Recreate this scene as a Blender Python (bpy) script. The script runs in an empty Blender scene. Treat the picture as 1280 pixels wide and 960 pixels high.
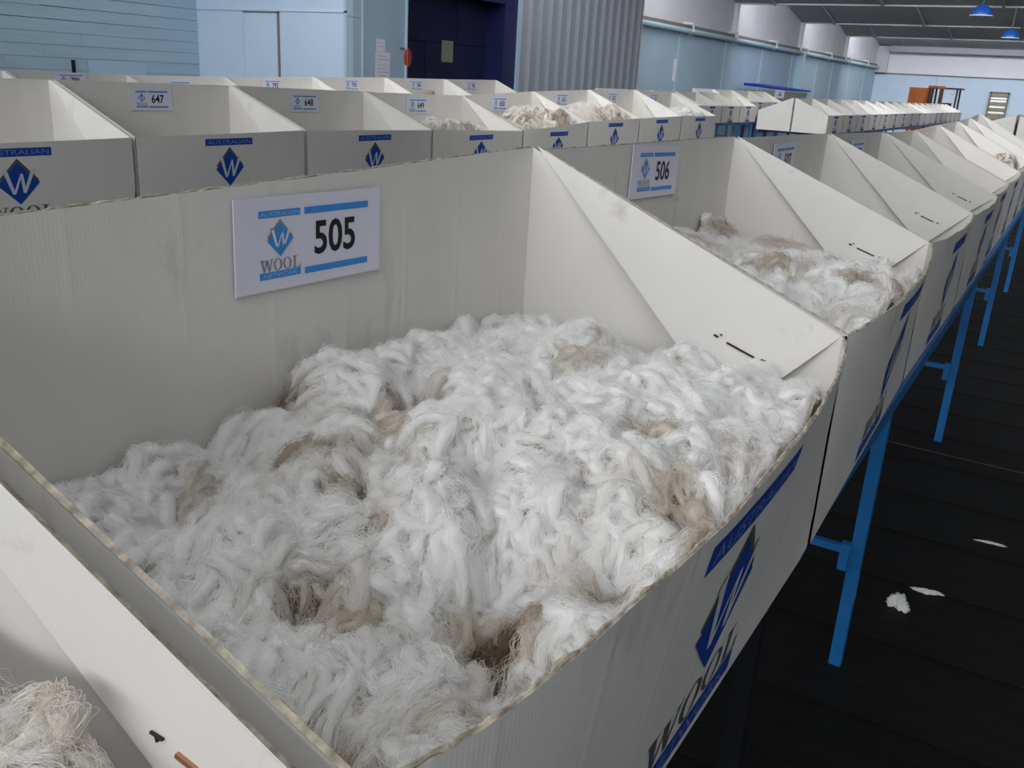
import bpy, bmesh, math, random
import numpy as np
from mathutils import Vector, Matrix

# ------------------------------------------------------------------ camera, world, light, exposure
SC = bpy.context.scene
COL = SC.collection
RW = np.array([[0.52220985, 0.2481725, -0.81590887],
               [-0.85103323, 0.21349389, -0.47975286],
               [0.05513009, 0.94489723, 0.32269166]])
cam = bpy.data.cameras.new('camera')
camo = bpy.data.objects.new('camera', cam)
COL.objects.link(camo)
M4 = Matrix([list(RW[i]) + [0] for i in range(3)] + [[0, 0, 0, 1]])
M4.translation = (0, 0, 1.666)
camo.matrix_world = M4
cam.sensor_width = 36
cam.lens = 1132 / 1280 * 36
cam.clip_start = 0.02
cam.clip_end = 300
SC.camera = camo

w = bpy.data.worlds.new('overcast')
SC.world = w
w.use_nodes = True
w.node_tree.nodes['Background'].inputs[0].default_value = (0.80, 0.88, 1.0, 1)
w.node_tree.nodes['Background'].inputs[1].default_value = 1.0

SC.view_settings.view_transform = 'Standard'
SC.view_settings.look = 'None'
SC.view_settings.gamma = 1
SC.view_settings.use_curve_mapping = False
SC.view_settings.exposure = -0.12
SC.cycles.max_bounces = 8
SC.cycles.diffuse_bounces = 5
SC.cycles.sample_clamp_indirect = 6

VALLEY0, PITCH_R = 28.4, 7.5
VALLEYS = [VALLEY0 + PITCH_R * k for k in range(-5, 4)]      # -9.1 ... 50.9
Z_V, Z_R = 4.05, 5.5
Y_LEFT, Y_RIGHT = 9.7, -9.0
SKY_W = [720.0, 165.0, 400.0, 240.0, 430.0, 410.0, 400.0, 520.0]                                          # daylight through each row of roof glazing
for k, xv in enumerate(VALLEYS[:-1]):
    L = bpy.data.lights.new('skylight_daylight', 'AREA')
    L.shape = 'RECTANGLE'
    L.size = 13.0
    L.size_y = 1.2
    L.energy = SKY_W[k]
    L.color = (0.985, 0.97, 1.0)
    o = bpy.data.objects.new('skylight_daylight', L)
    COL.objects.link(o)
    o.location = (xv + 0.12, 2.7, 4.85)
    o.rotation_euler = Vector((math.cos(0.62), 0, -math.sin(0.62))).to_track_quat('-Z', 'Y').to_euler()

# ------------------------------------------------------------------ helpers
rng = np.random.default_rng(7)
random.seed(5)


def lin(r, g, b):
    f = lambda c: (c / 255 / 12.92) if c / 255 <= 0.04045 else ((c / 255 + 0.055) / 1.055) ** 2.4
    return (f(r), f(g), f(b), 1)


def mat(name, col, rough=0.8, metal=0.0, var=0.0, vscale=6.0, bump=0.0, bscale=40.0, dirt=None, dscale=3.0, dlow=0.55, dhigh=0.75,
        ribs=0.0, ribscale=110.0, ribaxis='X', stretch=(1, 1, 1), emit=None, estr=0, spec=0.3, creases=0.0):
    m = bpy.data.materials.new(name)
    m.use_nodes = True
    nt = m.node_tree
    N, L = nt.nodes, nt.links
    b = N['Principled BSDF']
    b.inputs['Base Color'].default_value = col
    b.inputs['Roughness'].default_value = rough
    b.inputs['Metallic'].default_value = metal
    b.inputs['Specular IOR Level'].default_value = spec
    if emit:
        b.inputs['Emission Color'].default_value = emit
        b.inputs['Emission Strength'].default_value = estr
    tc = N.new('ShaderNodeTexCoord')
    mp = N.new('ShaderNodeMapping')
    mp.inputs['Scale'].default_value = stretch
    L.new(tc.outputs['Object'], mp.inputs[0])
    cur = None
    if var > 0:
        n = N.new('ShaderNodeTexNoise')
        n.inputs['Scale'].default_value = vscale
        n.inputs['Detail'].default_value = 5
        L.new(mp.outputs[0], n.inputs['Vector'])
        r = N.new('ShaderNodeValToRGB')
        r.color_ramp.elements[0].position = 0.3
        r.color_ramp.elements[1].position = 0.7
        lo = [max(0, c * (1 - var)) for c in col[:3]] + [1]
        hi = [min(1, c * (1 + var)) for c in col[:3]] + [1]
        r.color_ramp.elements[0].color = lo
        r.color_ramp.elements[1].color = hi
        L.new(n.outputs['Fac'], r.inputs[0])
        cur = r.outputs[0]
    if dirt:
        n = N.new('ShaderNodeTexNoise')
        n.inputs['Scale'].default_value = dscale
        n.inputs['Detail'].default_value = 6
        n.inputs['Roughness'].default_value = 0.65
        L.new(mp.outputs[0], n.inputs['Vector'])
        r = N.new('ShaderNodeValToRGB')
        r.color_ramp.elements[0].position = dlow
        r.color_ramp.elements[1].position = dhigh
        L.new(n.outputs['Fac'], r.inputs[0])
        mx = N.new('ShaderNodeMix')
        mx.data_type = 'RGBA'
        L.new(r.outputs[0], mx.inputs[0])
        if cur:
            L.new(cur, mx.inputs[6])
        else:
            mx.inputs[6].default_value = col
        mx.inputs[7].default_value = dirt
        cur = mx.outputs[2]
    if cur:
        L.new(cur, b.inputs['Base Color'])
    hgt = None

    def addh(sock, k):
        nonlocal hgt
        mu = N.new('ShaderNodeMath')
        mu.operation = 'MULTIPLY'
        mu.inputs[1].default_value = k
        L.new(sock, mu.inputs[0])
        if hgt is None:
            hgt = mu.outputs[0]
        else:
            ad = N.new('ShaderNodeMath')
            L.new(hgt, ad.inputs[0])
            L.new(mu.outputs[0], ad.inputs[1])
            hgt = ad.outputs[0]
    if bump > 0:
        n = N.new('ShaderNodeTexNoise')
        n.inputs['Scale'].default_value = bscale
        n.inputs['Detail'].default_value = 4
        L.new(mp.outputs[0], n.inputs['Vector'])
        addh(n.outputs['Fac'], bump)
    if ribs > 0:
        wv = N.new('ShaderNodeTexWave')
        wv.bands_direction = ribaxis
        wv.inputs['Scale'].default_value = ribscale
        wv.inputs['Distortion'].default_value = 0.3
        L.new(tc.outputs['Object'], wv.inputs['Vector'])
        addh(wv.outputs['Fac'], ribs)
    if creases > 0:
        wv = N.new('ShaderNodeTexWave')
        wv.bands_direction = ribaxis
        wv.inputs['Scale'].default_value = 2.15
        wv.inputs['Distortion'].default_value = 0.15
        L.new(tc.outputs['Object'], wv.inputs['Vector'])
        pw = N.new('ShaderNodeMath')
        pw.operation = 'POWER'
        pw.inputs[1].default_value = 60
        L.new(wv.outputs['Fac'], pw.inputs[0])
        addh(pw.outputs[0], creases)
    if hgt:
        bp = N.new('ShaderNodeBump')
        bp.inputs['Strength'].default_value = 1.0
        bp.inputs['Distance'].default_value = 1.0
        L.new(hgt, bp.inputs['Height'])
        L.new(bp.outputs[0], b.inputs['Normal'])
    return m


CARD_C = lin(224, 221, 215)
DIRT_C = lin(150, 143, 132)
M = {}
M['card'] = mat('white_cardboard', CARD_C, 0.75, var=0.03, vscale=9, dirt=DIRT_C, dscale=4.5, dlow=0.60, dhigh=0.86,
                ribs=0.00009, ribscale=62, creases=0.0005, stretch=(1, 1, 0.45))
M['card_flap'] = mat('white_cardboard_flap', lin(217, 214, 209), 0.7, var=0.02, vscale=9, dirt=DIRT_C, dscale=5.5, dlow=0.60, dhigh=0.85,
                     ribs=0.00006, ribscale=62, ribaxis='Y', creases=0.0005)
M['card_far'] = mat('white_cardboard_far', CARD_C, 0.75, var=0.03, vscale=7, dirt=DIRT_C, dscale=4, dlow=0.66, dhigh=0.95, stretch=(1, 1, 0.4))
M['edge'] = mat('frayed_cardboard_edge', lin(184, 174, 158), 0.95, var=0.45, vscale=90, bump=0.002, bscale=200)
M['paper'] = mat('white_card_paper', lin(222, 222, 236), 0.35, spec=0.4)
M['sky_blue'] = mat('card_light_blue_ink', lin(48, 142, 222), 0.4)
M['mid_blue'] = mat('card_pale_blue_ink', lin(84, 140, 205), 0.4)
M['ink_blue'] = mat('bin_blue_ink', lin(22, 68, 168), 0.6)
M['ink_grey'] = mat('bin_grey_ink', lin(84, 92, 92), 0.7)
M['ink_light'] = mat('pale_print', lin(206, 212, 216), 0.7)
M['ink_letters'] = mat('faint_bar_letters', lin(112, 146, 200), 0.6)
M['card_letters'] = mat('card_bar_letters', lin(150, 196, 236), 0.5)
M['card_grey'] = mat('card_grey_ink', lin(140, 140, 148), 0.5)
M['black'] = mat('black_ink', lin(14, 14, 16), 0.5)
M['slot'] = mat('dark_slot', lin(60, 48, 38), 0.9)
M['staple'] = mat('copper_staple', lin(190, 140, 110), 0.35, metal=0.8)
M['blue_steel'] = mat('blue_painted_steel', lin(34, 112, 176), 0.35, var=0.12, vscale=9, spec=0.5)
M['dark_steel'] = mat('dark_painted_steel', lin(24, 27, 34), 0.4, spec=0.5)
M['navy_steel'] = mat('navy_painted_steel', lin(28, 68, 120), 0.4, spec=0.5)
M['floor'] = mat('dark_oiled_boards', lin(19, 19, 18), 0.6, var=0.35, vscale=3, bump=0.003, bscale=30, stretch=(6, 0.5, 1),
                 dirt=lin(46, 44, 42), dscale=1.3, dlow=0.62, dhigh=0.9, spec=0.25)
M['wall_blue'] = mat('pale_blue_wall_paint', lin(166, 188, 205), 0.75, var=0.04, vscale=2, dirt=lin(120, 122, 120), dscale=0.7, dlow=0.68, dhigh=0.95)
M['weatherboard'] = mat('blue_weatherboard_paint', lin(156, 180, 194), 0.7, var=0.06, vscale=3, bump=0.004, bscale=12, stretch=(0.5, 1, 4))
M['light_blue'] = mat('light_blue_sheet_paint', lin(198, 217, 236), 0.6, var=0.02, vscale=2)
M['white_wall'] = mat('white_upper_wall_paint', lin(205, 204, 210), 0.75, var=0.04, vscale=1.5, dirt=lin(150, 142, 130), dscale=0.8, dlow=0.66, dhigh=0.95)
M['white_end'] = mat('white_end_wall_painted_light', lin(234, 234, 240), 0.7, var=0.02, vscale=1)  # upper wall white lightened, glazing light put into its colour
M['trim_blue'] = mat('pale_blue_trim', lin(172, 198, 212), 0.5)
M['white_trim'] = mat('white_trim_paint', lin(212, 214, 214), 0.5)
M['grey_sheet'] = mat('grey_ribbed_sheet', lin(156, 160, 168), 0.45, spec=0.5)
M['roof'] = mat('grey_roof_lining', lin(172, 175, 174), 0.8, var=0.06, vscale=1)
M['navy'] = mat('navy_door_paint', lin(32, 34, 84), 0.4, var=0.15, vscale=3, spec=0.5)
M['navy_dark'] = mat('dark_navy_panel', lin(28, 32, 70), 0.5, var=0.2, vscale=4)
M['red'] = mat('orange_red_sign', lin(200, 70, 40), 0.5)
M['green_paper'] = mat('greenish_notice', lin(138, 148, 128), 0.6, var=0.15, vscale=20)
M['glass'] = mat('daylit_glass', lin(230, 236, 240), 0.2, emit=(0.9, 0.96, 1, 1), estr=2.0)
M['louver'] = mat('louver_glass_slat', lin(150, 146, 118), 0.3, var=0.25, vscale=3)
M['louver_lit'] = mat('glowing_louver_slat', lin(235, 232, 226), 0.3, emit=(1, 0.98, 0.95, 1), estr=0.35)  # pale slats with faint emission, daylight put into the material
M['frame_grey'] = mat('grey_window_frame', lin(120, 122, 112), 0.6)
M['rust'] = mat('rust_orange_steel', lin(160, 84, 30), 0.55, var=0.2, vscale=2)
M['mast'] = mat('dark_mast_steel', lin(70, 44, 38), 0.5)
M['black_steel'] = mat('black_steel', lin(24, 24, 24), 0.5)
M['lamp_blue'] = mat('blue_lamp_enamel', lin(34, 92, 185), 0.3, spec=0.5)
M['lamp_in'] = mat('lamp_white_inside', lin(220, 228, 235), 0.4)
M['bench_blue'] = mat('bright_blue_lid', lin(26, 62, 200), 0.4)
M['bench_grey'] = mat('grey_bench_body', lin(140, 142, 140), 0.6)
M['rubber'] = mat('black_rubber', lin(20, 20, 20), 0.8)
M['yellow_line'] = mat('worn_floor_line', lin(92, 80, 54), 0.7, var=0.3, vscale=8)


def new_obj(name, verts, faces, mats, parent=None, mi=None, smooth=False, origin=(0, 0, 0)):
    me = bpy.data.meshes.new(name)
    v = np.asarray(verts, float).reshape(-1, 3) - np.asarray(origin, float)
    me.from_pydata([tuple(a) for a in v], [], faces)
    for m in (mats if isinstance(mats, (list, tuple)) else [mats]):
        me.materials.append(m)
    if mi is not None:
        me.polygons.foreach_set('material_index', np.asarray(mi, dtype=np.int32))
    if smooth:
        me.polygons.foreach_set('use_smooth', np.ones(len(me.polygons), dtype=bool))
    me.update()
    return link(name, me, parent)


def link(name, me, parent=None):
    o = bpy.data.objects.new(name, me)
    COL.objects.link(o)
    if parent is not None:
        o.parent = parent
    return o


def empty(name, loc, label=None, cat=None, group=None, kind=None, rz=0.0):
    o = bpy.data.objects.new(name, None)
    COL.objects.link(o)
    o.location = loc
    o.rotation_euler = (0, 0, rz)
    o.empty_display_size = 0.1
    return tag(o, label, cat, group, kind)


def tag(o, label=None, cat=None, group=None, kind=None):
    if label: o['label'] = label
    if cat: o['category'] = cat
    if group: o['group'] = group
    if kind: o['kind'] = kind
    return o


class MB:
    """collects boxes, bars and tubes for ONE mesh object"""
    def __init__(s):
        s.v, s.f, s.m = [], [], []

    def add(s, vs, fs, mi=0):
        b = len(s.v)
        s.v += [tuple(v) for v in vs]
        s.f += [tuple(i + b for i in f) for f in fs]
        s.m += [mi] * len(fs)
        return s

    def box(s, x0, x1, y0, y1, z0, z1, mi=0):
        vs = [(x, y, z) for z in (z0, z1) for y in (y0, y1) for x in (x0, x1)]
        return s.add(vs, [(0, 2, 3, 1), (4, 5, 7, 6), (0, 1, 5, 4), (2, 6, 7, 3), (0, 4, 6, 2), (1, 3, 7, 5)], mi)

    def bar(s, p, q, a, b=None, mi=0, upv=(0, 0, 1)):
        b = b or a
        p, q = Vector(p), Vector(q)
        d = (q - p).normalized()
        u = Vector(upv)
        if abs(d.dot(u)) > 0.95: u = Vector((0, 1, 0))
        r = d.cross(u).normalized()
        u = r.cross(d)
        vs = []
        for c in (p, q):
            for i, j in ((-1, -1), (1, -1), (1, 1), (-1, 1)):
                vs.append(c + r * (i * a / 2) + u * (j * b / 2))
        return s.add(vs, [(0, 3, 2, 1), (4, 5, 6, 7), (0, 1, 5, 4), (1, 2, 6, 5), (2, 3, 7, 6), (3, 0, 4, 7)], mi)

    def tube(s, pts, r, n=10, mi=0, caps=True):
        pts = [Vector(p) for p in pts]
        rr = r if isinstance(r, (list, tuple)) else [r] * len(pts)
        rings = []
        for i, p in enumerate(pts):
            d = (pts[min(i + 1, len(pts) - 1)] - pts[max(i - 1, 0)]).normalized()
            u = Vector((0, 0, 1)) if abs(d.z) < 0.9 else Vector((1, 0, 0))
            a = d.cross(u).normalized()
            b = d.cross(a)
            rings.append([p + (a * math.cos(t) + b * math.sin(t)) * rr[i] for t in [2 * math.pi * k / n for k in range(n)]])
        vs = [v for R in rings for v in R]
        fs = []
        for i in range(len(pts) - 1):
            for k in range(n):
                fs.append((i * n + k, i * n + (k + 1) % n, (i + 1) * n + (k + 1) % n, (i + 1) * n + k))
        if caps:
            fs.append(tuple(range(n)))
            fs.append(tuple(reversed(range((len(pts) - 1) * n, len(pts) * n))))
        return s.add(vs, fs, mi)

    def lathe(s, prof, c=(0, 0, 0), n=20, mi=0):
        vs = [(c[0] + r * math.cos(2 * math.pi * k / n), c[1] + r * math.sin(2 * math.pi * k / n), c[2] + z) for r, z in prof for k in range(n)]
        fs = [(i * n + k, i * n + (k + 1) % n, (i + 1) * n + (k + 1) % n, (i + 1) * n + k) for i in range(len(prof) - 1) for k in range(n)]
        return s.add(vs, fs, mi)

    def build(s, name, mats, parent=None, smooth=False, origin=(0, 0, 0)):
        return new_obj(name, s.v, s.f, mats, parent, s.m, smooth, origin)


def sheet(name, P, nu, nv, th, nrm, parent, mats, origin=(0, 0, 0)):
    """a thin panel: P(s,t) its visible face, thickness th along nrm; the rim takes the second material"""
    S = [(i / nu, j / nv) for j in range(nv + 1) for i in range(nu + 1)]
    A = np.array([P(s, t) for s, t in S], float)
    n = np.asarray(nrm, float)
    n = n / np.linalg.norm(n)
    B = A + n * th
    k = len(S)
    f, mi = [], []
    W = nu + 1
    for j in range(nv):
        for i in range(nu):
            a = j * W + i
            f.append((a, a + 1, a + 1 + W, a + W)); mi.append(0)
            f.append((k + a, k + a + W, k + a + 1 + W, k + a + 1)); mi.append(0)
    rim = [i for i in range(W)] + [j * W + nu for j in range(1, nv + 1)] + [nv * W + i for i in range(nu - 1, -1, -1)] + [j * W for j in range(nv - 1, 0, -1)]
    for q in range(len(rim)):
        a, b = rim[q], rim[(q + 1) % len(rim)]
        f.append((a, a + k, b + k, b)); mi.append(1)
    return new_obj(name, np.vstack([A, B]), f, mats, parent, mi, origin=origin)


# ------------------------------------------------------------------ flat lettering (all drawn here, as polygons)
def stroke(a, b, wa, wb):
    a, b = np.array(a, float), np.array(b, float)
    return [(a[0] - wa / 2, a[1]), (a[0] + wa / 2, a[1]), (b[0] + wb / 2, b[1]), (b[0] - wb / 2, b[1])]


def polys_text(txt, x0, y0, wid, hei, bold=0.0):
    """built-in sans letters as 2-D triangles, fitted into a box"""
    cu = bpy.data.curves.new('lettering', 'FONT')
    cu.body = txt
    cu.resolution_u = 3
    cu.offset = bold
    o = bpy.data.objects.new('lettering', cu)
    COL.objects.link(o)
    dg = bpy.context.evaluated_depsgraph_get()
    me = bpy.data.meshes.new_from_object(o.evaluated_get(dg))
    V = np.array([v.co[:2] for v in me.vertices])
    F = [tuple(p.vertices) for p in me.polygons]
    bpy.data.objects.remove(o)
    bpy.data.meshes.remove(me)
    mn, mxx = V.min(0), V.max(0)
    V = (V - mn) / (mxx - mn) * np.array([wid, hei]) + np.array([x0, y0])
    return V, F


def ring2(cx, cy, ro, rx_in, ry_o, ry_in, n=20):
    V, F = [], []
    for k in range(n):
        t = 2 * math.pi * k / n
        V.append((cx + ro * math.cos(t), cy + ry_o * math.sin(t)))
        V.append((cx + rx_in * math.cos(t), cy + ry_in * math.sin(t)))
    for k in range(n):
        a, b = 2 * k, 2 * ((k + 1) % n)
        F.append((a, b, b + 1, a + 1))
    return V, F


class Print:
    """flat print: polygons with layer and material index"""
    def __init__(s):
        s.V, s.F, s.m, s.z = [], [], [], []

    def add(s, V, F, mi, z):
        b = len(s.V)
        s.V += [tuple(v) for v in V]
        s.z += [z] * len(V)
        s.F += [tuple(i + b for i in f) for f in F]
        s.m += [mi] * len(F)

    def poly(s, V, mi, z):
        s.add(V, [tuple(range(len(V)))], mi, z)

    def rect(s, x0, x1, y0, y1, mi, z, n=1):
        for i in range(n):
            a, b = x0 + (x1 - x0) * i / n, x0 + (x1 - x0) * (i + 1) / n
            s.poly([(a, y0), (b, y0), (b, y1), (a, y1)], mi, z)


def script_w(p, cx, cy, sx, sy, mi, z):
    P = lambda x, y: (cx + x * sx, cy + y * sy)
    for (a, b, wa, wb) in (((-0.50, 0.52), (-0.20, -0.50), 0.17, 0.12), ((-0.20, -0.50), (0.12, 0.34), 0.10, 0.07),
                           ((0.12, 0.34), (0.20, -0.46), 0.10, 0.13), ((0.20, -0.46), (0.58, 0.52), 0.10, 0.17)):
        q = stroke(a, b, wa, wb)
        p.poly([P(*v) for v in q], mi, z)
    p.poly([P(-0.62, 0.46), P(-0.58, 0.38), P(-0.40, 0.52), P(-0.44, 0.60)], mi, z)


def serif_wool(p, x0, y0, wid, hei, mi, z):
    X = lambda x: x0 + x * wid
    Y = lambda y: y0 + y * hei
    def pl(pts): p.poly([(X(a), Y(b)) for a, b in pts], mi, z)
    # W
    pl([(0.02, 0.95), (0.085, 0.95), (0.125, 0.0), (0.095, 0.0)])
    pl([(0.095, 0.0), (0.125, 0.0), (0.185, 0.85), (0.165, 0.85)])
    pl([(0.14, 0.95), (0.205, 0.95), (0.245, 0.0), (0.215, 0.0)])
    pl([(0.215, 0.0), (0.245, 0.0), (0.30, 0.95), (0.28, 0.95)])
    pl([(0.0, 1.0), (0.11, 1.0), (0.11, 0.95), (0.0, 0.95)])
    pl([(0.25, 1.0), (0.33, 1.0), (0.33, 0.95), (0.25, 0.95)])
    # O O
    for cx in (0.435, 0.665):
        V, F = ring2(X(cx), Y(0.5), 0.105 * wid, 0.055 * wid, 0.52 * hei, 0.45 * hei)
        p.add(V, F, mi, z)
    # L
    pl([(0.825, 0.0), (0.875, 0.0), (0.875, 1.0), (0.825, 1.0)])
    pl([(0.79, 1.0), (0.91, 1.0), (0.91, 0.95), (0.79, 0.95)])
    pl([(0.79, 0.0), (1.0, 0.0), (1.0, 0.05), (0.79, 0.05)])
    pl([(0.965, 0.05), (1.0, 0.05), (1.0, 0.30), (0.985, 0.30)])


def logo(p, cx, top, wd, hei, blue, grey, light, word_col, bar_h, letters=2, tiny=True, dia_w=0.6, gap=0.012, word_h=0.15, n=1):
    """word bar, diamond with brushed W, WOOL and the lower word bar"""
    p.rect(cx - wd / 2, cx + wd / 2, top - bar_h, top, blue, 0, n)
    if tiny:
        V, F = polys_text('AUSTRALIAN', cx - wd * 0.46, top - bar_h * 0.80, wd * 0.92, bar_h * 0.60)
        p.add(V, F, letters, 1)
    dh = hei - 2 * bar_h - word_h - 3 * gap
    cy = top - bar_h - gap - dh / 2
    dw = wd * dia_w
    k = dh / 2
    p.poly([(cx - dw * 0.48, cy + k * 0.06), (cx, cy - k * 0.7), (cx + dw * 0.48, cy + k * 0.06), (cx, cy + k)], grey, 0)
    # blue diamond with its notched shoulders
    p.poly([(cx - dw * 0.5, cy - k * 0.10), (cx, cy - k), (cx + dw * 0.5, cy - k * 0.06), (cx + dw * 0.40, cy + k * 0.12), (cx + dw * 0.42, cy + k * 0.02),
            (cx, cy + k * 0.80), (cx - dw * 0.40, cy + k * 0.02)], blue, 1)
    script_w(p, cx, cy - k * 0.02, dw * 0.62, k * 1.05, light, 2)
    y0 = top - bar_h - 2 * gap - dh - word_h
    serif_wool(p, cx - wd / 2, y0, wd, word_h, word_col, 0)
    p.rect(cx - wd / 2, cx + wd / 2, y0 - gap * 0.5 - bar_h, y0 - gap * 0.5, blue, 0, n)
    if tiny:
        V, F = polys_text('NETWORK', cx - wd * 0.40, y0 - gap * 0.5 - bar_h * 0.80, wd * 0.80, bar_h * 0.60)
        p.add(V, F, letters, 1)


def print_mesh(name, p, fn, mats, eps=0.0006, maxlen=None):
    """map the flat print through fn(u, v, lift) onto its surface"""
    bm = bmesh.new()
    vs = [bm.verts.new((a, b, z)) for (a, b), z in zip(p.V, p.z)]
    for f, mi in zip(p.F, p.m):
        try:
            fa = bm.faces.new([vs[i] for i in f])
            fa.material_index = mi
        except ValueError:
            pass
    if maxlen:
        bmesh.ops.triangulate(bm, faces=bm.faces[:])
        for _ in range(4):
            es = [e for e in bm.edges if e.calc_length() > maxlen]
            if not es: break
            bmesh.ops.subdivide_edges(bm, edges=es, cuts=1)
            bmesh.ops.triangulate(bm, faces=bm.faces[:])
    for v in bm.verts:
        v.co = fn(v.co.x, v.co.y, eps * (1 + v.co.z))
    me = bpy.data.meshes.new(name)
    bm.to_mesh(me)
    bm.free()
    for m in mats: me.materials.append(m)
    return me


def number_card(parent, num, c, wd=0.285, hei=0.124, roll=0.0, tint='sky_blue', detail=True):
    """printed lot card on the inside of the back wall; c its centre in the parent's frame, face towards -Y"""
    cr, sr = math.cos(roll), math.sin(roll)
    def fn(u, v, lift): return (c[0] + u * cr - v * sr, c[1] - lift, c[2] + u * sr + v * cr)
    p = MB()
    vs = [fn(u, v, l) for l in (0.0, 0.002) for u, v in ((-wd / 2, -hei / 2), (wd / 2, -hei / 2), (wd / 2, hei / 2), (-wd / 2, hei / 2))]
    p.add(vs, [(3, 2, 1, 0), (4, 5, 6, 7), (0, 1, 5, 4), (1, 2, 6, 5), (2, 3, 7, 6), (3, 0, 4, 7)])
    cardo = p.build('lot_card', M['paper'], parent)
    q = Print()
    xl, xr = -wd * 0.365, wd * 0.40
    xm = -wd * 0.07
    top, bot = hei * 0.36, -hei * 0.30
    bh = hei * 0.075
    logo(q, (xl + xm) / 2 - wd * 0.008, top, xm - xl - wd * 0.03, hei * 0.74, 0, 1, 2, 1, bh, 4, tiny=detail, dia_w=0.64, gap=hei * 0.018, word_h=hei * 0.13)
    q.rect(xm + wd * 0.005, xr, top - bh, top, 0, 0)
    q.rect(xm + wd * 0.005, xr, top - hei * 0.74, top - hei * 0.74 + bh, 0, 0)
    if num:
        V, F = polys_text(num, xm + wd * 0.072, -hei * 0.185, wd * 0.30, hei * 0.385, 0.022)
        q.add(V, F, 3, 0)
    link('card_print', print_mesh('card_print', q, lambda u, v, l: fn(u, v, l + 0.0022), [M[tint], M['card_grey'], M['paper'], M['black'], M['card_letters']], 0.0004), cardo)
    return cardo


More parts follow.
